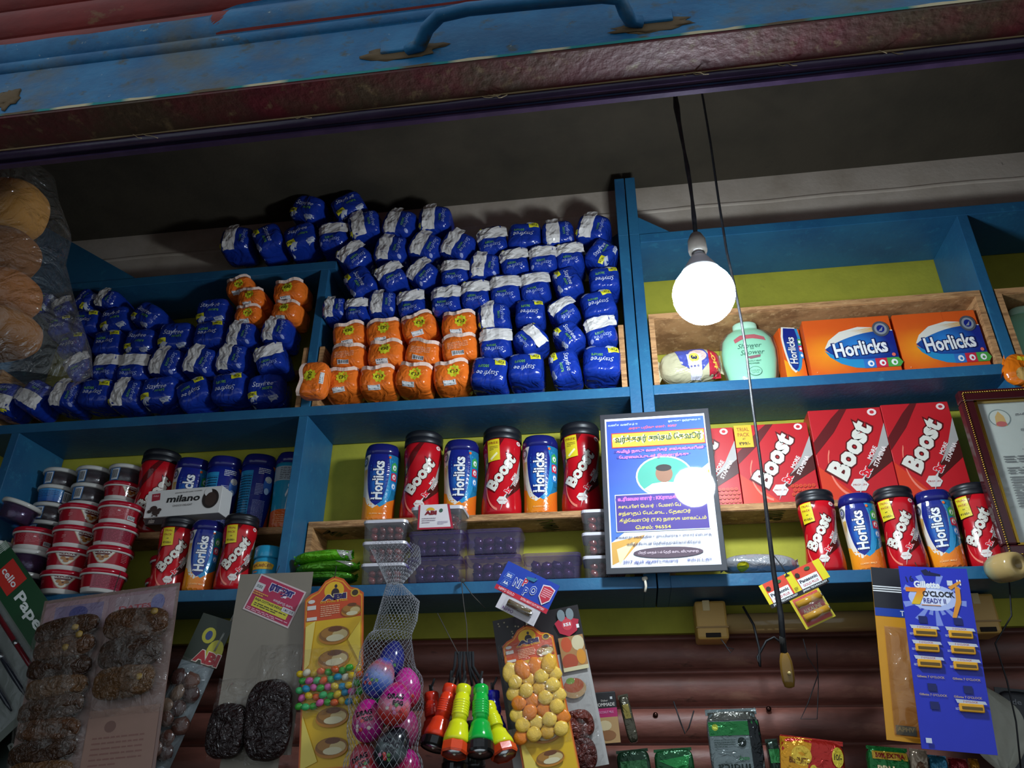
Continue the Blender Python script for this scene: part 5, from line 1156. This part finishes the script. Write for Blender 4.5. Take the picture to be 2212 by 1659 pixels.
# ================================================================== torches
def torch(label, tail, head, Y0, Y1, col, bez, switch=0, flick=.0):
    a, e = at(*tail, Y0), at(*head, Y1); L_ = (e-a).length; dirn = (e-a).normalized()
    t = thing('torch', label, 'torch', a, (-dirn).to_track_quat('Z', 'Y').to_euler(), 'plastic torches hanging in a bunch')
    s = .0156; k = L_
    bar = B().lathe([(s*.35, .004), (s*.9, .003), (s, 0), (s, -.012), (s*.9, -.014), (s*.9, -.018), (s, -.02), (s, -.05*1), (s*.97, -.4*k), (s*.97, -.52*k)][::-1], 24, col, 'gloss').build('barrel', t)
    for i in range(6):
        z = -.03-i*(.45*k-.03)/6; B().lathe([(s*1.0, z-.004), (s*1.1, z-.002), (s*1.1, z), (s*1.0, z+.002)], 24, col, 'gloss', cap=False).build('grip_ring', bar)
    hd = B().lathe([(s*1.0, -.52*k), (s*1.25, -.56*k), (s*1.28, -.60*k), (s*1.4, -.66*k), (s*1.62, -.74*k), (s*1.66, -.80*k), (s*1.62, -.84*k)][::-1], 24, col, 'gloss').build('head', t)
    B().lathe([(s*1.64, -.84*k), (s*1.78, -.86*k), (s*1.78, -.97*k), (s*1.62, -k)][::-1], 8 if bez == c('d8451e') else 24, bez, 'gloss', smooth=False, cap=False).build('bezel', hd)
    B().lathe([(s*1.6, -.985*k), (s*1.2, -.95*k), (s*.5, -.9*k), (s*.2, -.88*k)][::-1], 24, c('c9c9c9'), 'metal', cap=True).build('reflector', hd)
    B().blob((0, 0, -.95*k), s*.3, s*.3, s*.45, c('e0dcc8'), 'gloss', 2).build('lamp_bead', hd)
    B().box(-.006, .006, -s*1.32, -s*.9, -.50*k, -.36*k, c('d0ccc4') if switch else c('1a1a1a'), 'gloss', bev=.002).build('switch', t)
    B().tube([(0, 0, .002), (.003, .004, .012), (0, .01, .022), (-.002, .012, .03)], .0026, c('101114'), 'matte').build('wrist_strap', t)
    B().box(-.004, .004, -.002, .002, .006, .02, c('c8c8cc'), 'metal').build('strap_clip', t)
OT, YT, GT, BT, BZ, OZ = c('e03c1c'), c('d8d81a'), c('12a83c'), c('1f1f9a'), c('141414'), c('d8451e')
torch('red plastic torch with black bezel at the outer side of the bunch', (932, 1500), (938, 1606), -.03, -.045, c('d8301c'), BZ)
torch('orange red torch with white switch leaning over the red one', (974, 1484), (935, 1618), -.09, -.125, OT, BZ, 1)
torch('yellow torch with an orange bezel at the front of the bunch', (1002, 1486), (981, 1632), -.12, -.17, YT, OZ)
torch('green torch with black bezel beside the yellow one', (1039, 1486), (1037, 1630), -.115, -.16, GT, BZ)
torch('yellow torch with orange bezel tilted outwards beside the green one', (1054, 1524), (1091, 1634), -.075, -.116, YT, OZ, 1)
torch('blue torch at the back of the bunch', (1064, 1496), (1068, 1592), -.03, -.034, BT, BZ)
torch('black headed torch hanging lowest under the yellow one', (990, 1555), (982, 1668), -.065, -.075, c('2a2a2a'), BZ)
torch('black headed torch hanging lowest under the green one', (1024, 1560), (1022, 1676), -.035, -.03, c('2a2a2a'), BZ)
q = at(1000, 1254, -.012); t = thing('torch_string', 'thin grey string and black straps tying the torches to the shelf', 'string', q)
for P in (((996, 1250), (1001, 1300), (1008, 1350), (1010, 1410)), ((996, 1252), (1020, 1285), (1048, 1314)), ((945, 1325), (968, 1370), (990, 1412))): B().tube([at(x, y, -.014-.0004*(y-1250))-q for x, y in P], .0011, c('3f3a36'), 'matte', n=5).build('string', t)
for k in range(7): B().tube([at(985+6*k, 1408, -.075)-q, at(982+7*k+4*sin(k*2), 1440, -.08)-q, at(968+13*k, 1482, -.075)-q], .0034, c('0e0f14'), 'matte', n=6).build('strap', t)
B().blob((0, 0, 0), .006, .005, .006, c('3f3a36'), 'matte', 1, .3).build('knot', t)

# ================================================================== battery cards and razors
t, w, h = hang('battery_card', 'blue and red battery card with one battery, hanging tilted at the shelf edge', 'card', (1094, 1210), (1205, 1264), (1072, 1272), -.10, c('1a3a9a'))
def art_nip(d):
    d.rect(0, 0, 1, .84, c('15389c')); d.rect(0, .84, 1, 1, c('b8182e'))
    for (s, v) in (('3DG', .42), ('AA', .68)): d.poly([(.09, v-.11), (.22, v-.11), (.19, v+.11), (.05, v+.11)], c('5a7ac8')); d.poly([(.095, v-.09), (.212, v-.09), (.185, v+.09), (.06, v+.09)], c('1a3f9c')); d.text(s, .137, v, .09, .11, WHITE, bold=.03)
    d.text('NI', .325, .52, .13, .28, c('15389c'), bold=.03, out=WHITE); d.text('P', .445, .40, .07, .26, c('c02038'), bold=.03, out=WHITE); d.text('P', .515, .66, .07, .26, c('15389c'), bold=.03, out=WHITE); d.text('O', .63, .52, .11, .28, c('15389c'), bold=.03, out=WHITE)
    d.poly([(.74, .2), (.86, .14), (.97, .2), (.96, .6), (.86, .82), (.75, .6)], c('d8c8d0')); d.poly([(.757, .23), (.86, .18), (.955, .23), (.945, .58), (.86, .77), (.765, .58)], c('b8243a')); d.lines(.78, .28, .94, .6, 5, c('e0b0b8'), .4)
    d.text('NIPPO GOLD', .22, .92, .3, .09, c('e8c8cc'), bold=.01); d.text('EXTRA HEAVY DUTY BATTERY', .72, .92, .44, .08, c('e8c8cc')); d.poly([(.42, .2), (.62, .12), (.58, .26), (.45, .28)], c('2a6a8a'))
prn(t, w, h, art_nip)
b = B(); b.box(-.02*w-.04, .40*w, .0002, .0012, -1.02*h, -.48*h, c('c8c0c4'), 'print'); b.build('blister_card', t)
prn(t, w, h, lambda d: d.text('NIPPO', .38, 1.42, .2, .12, c('6a3a7a'), bold=.02), 'blister_print', .0)
B().tube([(-.16*w, -.007, -.72*h), (.27*w, -.007, -.72*h)], .0078, c('5a4a2c'), 'gloss', n=16).build('battery', t); B().tube([(.27*w, -.007, -.72*h), (.30*w, -.007, -.72*h)], .004, c('b0b0b0'), 'metal', n=10).build('battery_cap', t)
pouch(t, w, h, .26, 1.0, .88, 1.46, .018, 'clear', 'blister', 2); hook(t, .06*w, .33*h, .02, 'hanging_loop', .0014, c('1a1a1e'))
t, w, h = hang('battery_card', 'red and yellow battery header card with two gold batteries, hanging on the black cord', 'card', (1637, 1267), (1760, 1210), (1669, 1314), -.05, c('cf3a24'))
def art_pan(d):
    d.rect(0, 0, 1, 1, c('d0402a'))
    for u in (0, .44, .93): d.rect(u, 0, u+.12 if u else .06, .84, c('d9c81e'))
    d.rect(0, .84, 1, 1, c('141414')); d.text('JAPAN TECHNOLOGY', .26, .92, .42, .1, WHITE, bold=.02); d.text('JAPAN TECHNOLOGY', .77, .92, .42, .1, WHITE, bold=.02)
    for u in (.06, .56): d.rect(u+.01, .42, u+.35, .84, WHITE); d.text('Panasonic', u+.18, .55, .30, .14, c('14142a'), bold=.04); d.text('GOLD PLUS', u+.18, .73, .26, .1, c('b8303a'), bold=.02); d.ell(u+.05, .26, .04, .1, c('2a2018'), 7); d.ell(u+.24, .16, .05, .07, c('2a5a2a'), 8)
    d.poly([(.47, .02), (.52, .12), (.42, .12)], c('1a1a1a')); d.lines(.46, .66, .52, .8, 3, c('2a2a14'), .5)
prn(t, w, h, art_pan); hook(t, -.02*w, .4*h, .05, 'hanging_loop', .0014, c('1a1a1e'))
b = B(); b.box(-.20*w, .30*w, .0004, .0014, -1.75*h, -.5*h, c('d0bc1c'), 'print'); b.box(-.16*w, .26*w, -.0004, .0004, -1.68*h, -.55*h, c('c83a26'), 'print'); b.build('blister_card', t)
prn(t, w, h, lambda d: (d.text('ALKALINE', .55, 1.62, .3, .16, c('e8d8b0'), bold=.03), d.text('AAA', .75, 1.9, .1, .1, c('2a2a14'))), 'blister_print', .0006)
for z in (-.82, -1.38): B().tube([(-.15*w, -.008, z*h), (.25*w, -.008, z*h)], .0082, c('b8862a'), 'gloss', n=16).build('battery', t); B().tube([(.25*w, -.008, z*h), (.275*w, -.008, z*h)], .004, c('b8b8b0'), 'metal', n=10).build('battery_cap', t)
pouch(t, w, h, .31, 1.08, .80, 2.22, .018, 'clear', 'blister', 7)
# razor cards
t, w, h = hang('shaving_card', 'black and yellow card with a clear blister behind the blue razor card', 'card', (1882, 1225), (2086, 1240), (1914, 1598), -.03, c('c88a1e'))
def art_yel(d):
    d.rect(0, 0, 1, 1, c('c88a1e')); d.rect(0, 0, 1, .24, c('24242a'))
    for k in range(3): d.rect(0, .115+.014*k, 1, .122+.014*k, WHITE)
    d.rect(0, .25, 1, .30, c('1f3f9a')); d.text('THE', .33, .275, .13, .03, WHITE, bold=.01); d.rect(0, .24, 1, .25, c('24242a')); d.rect(.1, .915, .30, .965, c('3a6ab0')); d.text('APHV', .2, .935, .17, .025, c('a8c0d8'), bold=.03); d.rect(.88, .33, 1, .5, c('c8c8c4'))
prn(t, w, h, art_yel); pouch(t, w, h, .08, .36, .56, .97, .03, 'amber', 'blister', 9, 18); hook(t, 0, .5*h, .02)
t, w, h = hang('razor_card', 'blue razor card with seven yellow razor heads left on it', 'card', (1940, 1222), (2085, 1230), (1994, 1617), -.085, c('1c2aa8'), rz=-3)
slots = []
def art_gil(d):
    d.rect(0, 0, 1, 1, c('202cac'))
    for k in range(18):
        a = k*pi/9; r = .26 if k % 2 else .42; d.poly([(.46, .19), (.46+r*cos(a)*1.1, .19+r*.36*sin(a)), (.46+r*cos(a+.22)*1.1, .19+r*.36*sin(a+.22))], c('7a8ad0')); d.e -= d.de
    d.e += d.de; d.ell(.45, .18, .36, .075, c('aab6e0'), 26); d.ell(.45, .18, .25, .05, c('d4daf0'), 24)
    d.poly([(.32, .022), (.40, .012), (.44, .028), (.60, .040), (.60, .052), (.36, .050)], c('0e1440')); d.text('16', .14, .075, .11, .035, c('14184a'), rot=12)
    d.text('Gillette', .38, .105, .38, .042, WHITE, bold=.04); d.rect(.68, .075, .76, .105, c('c8ccd8')); d.text('II', .85, .085, .06, .032, WHITE)
    d.poly([(.06, .125), (.36, .125), (.34, .148), (.24, .222), (.12, .222), (.22, .150), (.06, .150)], lambda u, v: mix(c('e06a1a'), c('d8b820'), (v-.12)*9))
    d.text("O'CLOCK", .53, .158, .46, .034, c('12121a'), bold=.03); d.text('READY II', .46, .198, .32, .028, c('3a3a8a'), bold=.01); d.rect(.26, .222, .54, .227, c('c88a6a'))
    d.poly([(.68, .115), (.86, .075), (.88, .085), (.72, .13)], c('d88a2a')); d.poly([(.78, .1), (.85, .12), (.84, .2), (.74, .29), (.68, .29), (.77, .19)], c('d88a2a'))
    for (u, v) in ((.25, .31), (.75, .31), (.25, .68), (.74, .68), (.25, .775)): d.rect(u-.06, v-.02, u+.06, v+.02, c('121a5a'))  # punched holes painted as dark squares, their shade put into the colour
    for (u, v) in ((.25, .625), (.74, .625), (.25, .72), (.72, .72)): d.text('Gillette 7 O\'CLOCK', u, v, .38, .012, c('c8a860'))
    for (u, v) in ((.25, .365), (.75, .365), (.25, .45), (.75, .45), (.25, .535), (.75, .535), (.74, .755)): d.poly([(u-.2, v-.022), (u+.2, v-.018), (u+.22, v-.002), (u-.18, v-.002)], c('b8bcc8')); d.text("7 O'CLOCK", u, v-.011, .2, .01, c('a83a2a')); d.text('₹15', u-.19, v+.028, .03, .02, c('c8ccd8'), rot=90)
    d.rect(.06, .945, .14, .97, c('c8ccd8'))
prn(t, w, h, art_gil)
for (u, v) in ((.25, .385), (.75, .385), (.25, .47), (.75, .47), (.25, .555), (.75, .555), (.74, .775)):
    x, z = (u-.5)*w, (.5-v)*h; rh = B(); rh.box(x-.021, x+.022, -.0085, -.0005, z-.0075, z+.0075, c('d89a1e'), 'gloss', bev=.002); ro = rh.build('razor_head', t)
    B().box(x-.017, x+.018, -.0095, -.008, z-.003, z+.002, c('5a4416'), 'print').build('blade_slot', ro)
hook(t, -.05*w, .47*h, .02)
# spool on the shelf edge
q = at(2172, 1226, -.05); t = thing('wooden_spool', 'pale wooden spool with a dark hole at the shelf edge below the certificate', 'spool', q, (0, rad(94), rad(-66)))
B().lathe([(.012, -.034), (.024, -.032), (.029, -.02), (.030, .0), (.029, .02), (.026, .032), (.0105, .034), (.0105, .004)], 28, lambda a, z: mix(c('a8905e'), c('7a9a8a') if z < -.012 else c('b89a62'), .5+.5*noise.noise((a, z*80, 1))), 'gloss').build('spool_body', t)
B().lathe([(.0104, .004), (.0001, .003)][::-1], 18, c('a8905e'), 'matte', cap=False).build('bore_bottom', t)

# ================================================================== goods low down by the back shutter
YL_ = .10
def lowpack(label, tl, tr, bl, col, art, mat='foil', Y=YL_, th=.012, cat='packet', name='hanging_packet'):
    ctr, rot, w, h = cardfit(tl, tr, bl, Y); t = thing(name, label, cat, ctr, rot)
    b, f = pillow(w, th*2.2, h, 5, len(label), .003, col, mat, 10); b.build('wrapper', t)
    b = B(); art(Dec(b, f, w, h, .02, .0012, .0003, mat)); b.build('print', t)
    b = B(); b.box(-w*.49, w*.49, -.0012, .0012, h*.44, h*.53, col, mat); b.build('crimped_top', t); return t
lowpack('grey and green sachet printed upside down, hanging before the back shutter', (1518, 1538), (1630, 1534), (1545, 1690), c('6a7474'), lambda d: (d.rect(.05, .02, .95, .14, c('4a4a44')), d.rect(.03, .16, .97, .36, c('1f6a34')), d.ell(.15, .24, .06, .05, c('a8b03a'), 10), d.rect(.78, .14, 1, 1, c('15181a')), d.ell(.62, .46, .08, .07, c('14201c'), 14), d.poly([(.6, .5), (.64, .42), (.65, .47)], WHITE), d.text('easy', .62, .68, .2, .06, c('3a7a4a'), rot=180), d.text('Indica', .42, .82, .6, .12, c('1a2420'), rot=180, bold=.01), d.lines(.1, .42, .5, .54, 4, c('3a4a44'), .3), d.rect(.05, .93, .4, 1, c('b0a02a'))))
lowpack('red and yellow biscuit packet with a ten rupee badge', (1680, 1589), (1818, 1606), (1690, 1700), c('a8241c'), lambda d: (d.poly([(0, 0), (.5, 0), (.35, 1), (0, 1)], c('c88a1c')), d.ell(.32, .35, .16, .2, c('d8b03a'), 16), d.text('BISCUITS', .28, .45, .3, .12, c('6a3a14'), bold=.03), d.text('ONION', .68, .6, .3, .14, c('c86a4a'), bold=.03), d.ell(.88, .3, .09, .2, c('d8c03a'), 16), d.text('10/-', .88, .3, .12, .12, c('2a2014'), bold=.02), d.ell(.5, .62, .06, .12, c('d8b83a'), 12)))
lowpack('green coffee sachet with gold lettering hanging below the razor card', (1868, 1612), (1958, 1620), (1880, 1700), c('14602a'), lambda d: (d.rect(.1, .1, .95, .3, c('b08a2a')), d.text('50% EXTRA', .52, .2, .7, .12, c('7a1c1c'), bold=.04), d.text('BRU', .4, .55, .4, .2, c('c8b48a'), bold=.05), d.poly([(.1, .8), (.9, .6), (1, .9), (.2, 1)], c('8a2a1c'))))
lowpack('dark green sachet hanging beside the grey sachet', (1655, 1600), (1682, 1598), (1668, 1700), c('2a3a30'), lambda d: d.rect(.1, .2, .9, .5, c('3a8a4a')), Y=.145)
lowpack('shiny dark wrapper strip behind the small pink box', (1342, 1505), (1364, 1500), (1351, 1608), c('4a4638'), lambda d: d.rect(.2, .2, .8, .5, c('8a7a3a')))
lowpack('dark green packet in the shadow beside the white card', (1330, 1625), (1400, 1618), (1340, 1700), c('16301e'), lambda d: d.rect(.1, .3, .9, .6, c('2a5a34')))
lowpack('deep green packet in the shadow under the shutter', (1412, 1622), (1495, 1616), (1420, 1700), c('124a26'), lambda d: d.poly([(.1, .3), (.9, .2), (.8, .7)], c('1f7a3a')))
lowpack('brown and white sachet beside the green coffee sachet', (1962, 1618), (2000, 1624), (1970, 1700), c('8a7a68'), lambda d: d.ell(.5, .6, .3, .3, c('5a3a24'), 12))
lowpack('teal sachet under the blue razor card', (2004, 1632), (2044, 1636), (2010, 1700), c('1f6a86'), lambda d: d.text('W', .5, .5, .4, .3, c('8ab8c8')))
lowpack('crimson sachet under the blue razor card', (2048, 1638), (2088, 1642), (2054, 1700), c('8a1c24'), lambda d: d.ell(.5, .6, .3, .25, c('2a1414'), 12))
lowpack('yellow stick packet under the corner of the razor card', (2092, 1640), (2112, 1642), (2098, 1700), c('c8861c'), lambda d: d.rect(.2, .3, .8, .5, c('a8641c')))
lowpack('black deodorant pack with pale lettering beside the white cloth', (2150, 1490), (2250, 1500), (2175, 1700), c('17181c'), lambda d: (d.text('exde', .3, .12, .4, .06, c('7a7a7e')), d.ell(.0, .12, .1, .05, c('6a1a4a'), 12), d.text('me', .4, .5, .3, .06, c('8a8a8e')), d.ell(.38, .42, .07, .03, c('8a8a8e'), 12)), 'print')
ctr, rot, w, h = cardfit((1285, 1498), (1334, 1494), (1292, 1608), .1)
carton('food_box', 'small black, pink and cream food box beside the white sweet card', 'box', ctr.x-w/2, ctr.x+w/2, .09, ctr.z-h/2, h, .03, c('1a1618'), lambda d: (d.rect(0, .32, 1, .5, c('a81c5a')), d.rect(0, .5, 1, 1, c('b08a5a')), d.text('HOMMADE', .5, .25, .85, .07, c('c8c0b8'), bold=.02), d.text('Dabur', .5, .17, .3, .04, c('b8b0a8')), d.rect(.75, .1, .85, .15, c('c8c8c8')), d.ell(.4, .66, .3, .1, c('c9b48a'), 14), d.ell(.5, .85, .35, .1, c('8a5a34'), 14), d.text('COCONUT MILK', .5, .4, .7, .05, c('d88ab0'))), None, rot[1])
# white cloth
q = at(2160, 1580, .03); t = thing('white_cloth', 'crumpled off white cloth hanging behind the blue razor card', 'cloth', q); b = B(); V = []; n = 16
for i in range(n+1):
    for j in range(9):
        s = i/n; wdt = .012+.05*sin(pi*min(1, s*1.05+.02)); V.append((-.03+s*.02+(j/8-.4)*wdt*2, .01*sin(j*1.9+i*.6)+.006*noise.noise((j, i, 1)), .09-s*.17))
b.add(V, [(i*9+j, (i+1)*9+j, (i+1)*9+j+1, i*9+j+1) for i in range(n) for j in range(8)], c('b0aea0'), 'matte', True); b.build('cloth', t)
# loose wires by the tube light
for k, (lab, P, r) in enumerate((('bent black cable drooping in front of the tube light', ((1605, 1310), (1628, 1350), (1640, 1400), (1642, 1440), (1636, 1420), (1655, 1385), (1672, 1376), (1690, 1390)), .0028), ('thin wire loop hanging against the back shutter', ((1735, 1380), (1745, 1420), (1768, 1455), (1745, 1520), (1730, 1553), (1765, 1553), (1768, 1480), (1764, 1390)), .0011),
        ('pale twisted wire tie low on the back shutter', ((1455, 1515), (1470, 1560), (1480, 1585), (1488, 1572), (1499, 1535)), .0016), ('thin dangling wire under the yellowed tube holder', ((1557, 1380), (1570, 1398), (1585, 1402), (1578, 1410), (1568, 1396)), .0012), ('long thin black wire running down by the deodorant pack', ((2180, 1255), (2185, 1330), (2150, 1390), (2175, 1470), (2195, 1560), (2205, 1659)), .0016))):
    yw = -.012 if k == 4 else .09; q = at(*P[0], yw); t = thing('loose_wire', lab, 'wire', q)
    B().tube([at(x, y, yw)-q for x, y in P], r, mat='cable_black', n=6).build('wire', t)
q = at(1393, 1252, -.004); t = thing('nail_tie', 'nail with a knotted white thread on the lower shelf edge', 'nail', q)
B().tube([(0, .004, 0), (0, -.01, 0)], .0022, c('6a6a6a'), 'metal').build('nail', t); B().blob((0, -.008, 0), .007, .005, .006, c('c8bfae'), 'matte', 2, .5).build('knot', t); B().tube([(0, -.009, -.002), (.001, -.01, -.018), (-.002, -.009, -.03)], .003, c('c8bfae'), 'matte').build('thread_end', t)

# ================================================================== bag of rusks in the foreground
YG = -.72
q0 = at(20, 560, YG); t = thing('plastic_bag', 'crumpled clear plastic bag of golden rusks hanging near the shutter', 'bag', q0)
b = B(); V = []; rows = ((306, -160, 12), (345, -160, 40), (398, -165, 62), (402, -165, 94), (450, -165, 108), (519, -165, 130), (574, -165, 114), (640, -165, 132), (692, -165, 150), (760, -165, 172), (825, -165, 188), (845, -160, 150)); n = 30
for k, (py, xl, xr) in enumerate(rows):
    a, e = at(xl, py, YG), at(xr, py, YG); cx, r = (a.x+e.x)/2-q0.x, (e.x-a.x)/2; dz = a.z-q0.z
    for j in range(n):
        g_ = 2*pi*j/n; fl_ = .10 if 1 < k < 10 else .05; rr = 1+.05*noise.noise((cos(g_)*3, sin(g_)*3, k*.8)); V.append((cx+r*cos(g_)*rr, sin(g_)*fl_*rr, dz+.008*noise.noise((j*.7, k, 5))))
b.add(V, [(k*n+j, k*n+(j+1) % n, (k+1)*n+(j+1) % n, (k+1)*n+j) for k in range(len(rows)-1) for j in range(n)], WHITE, 'bagfilm', True); b.build('film', t)
for i, (px, py, rx, rz, lab) in enumerate(((4, 458, 82, 49, 'pale golden rusk at the top of the plastic bag'), (-16, 554, 84, 43, 'dark golden rusk under the top rusk in the plastic bag'), (-14, 641, 84, 42, 'brown golden rusk in the middle of the plastic bag'), (-14, 722, 84, 40, 'golden rusk at the bottom of the plastic bag'))):
    q = at(px, py, YG); sc_ = (at(px+rx, py, YG)-q).length; sz = (at(px, py+rz, YG)-q).length
    r = thing('rusk', lab, 'rusk', q, (0, 0, 0), 'rusks in the plastic bag'); b = B()
    cc = (c('9a6a26'), c('643a08'), c('7e480a'), c('724406'))[i]
    pb, pf_ = pillow(sc_*2, .12, sz*2, 2.6, i+60, .005, cc, 'matte', 12); pb.build('crust', r)
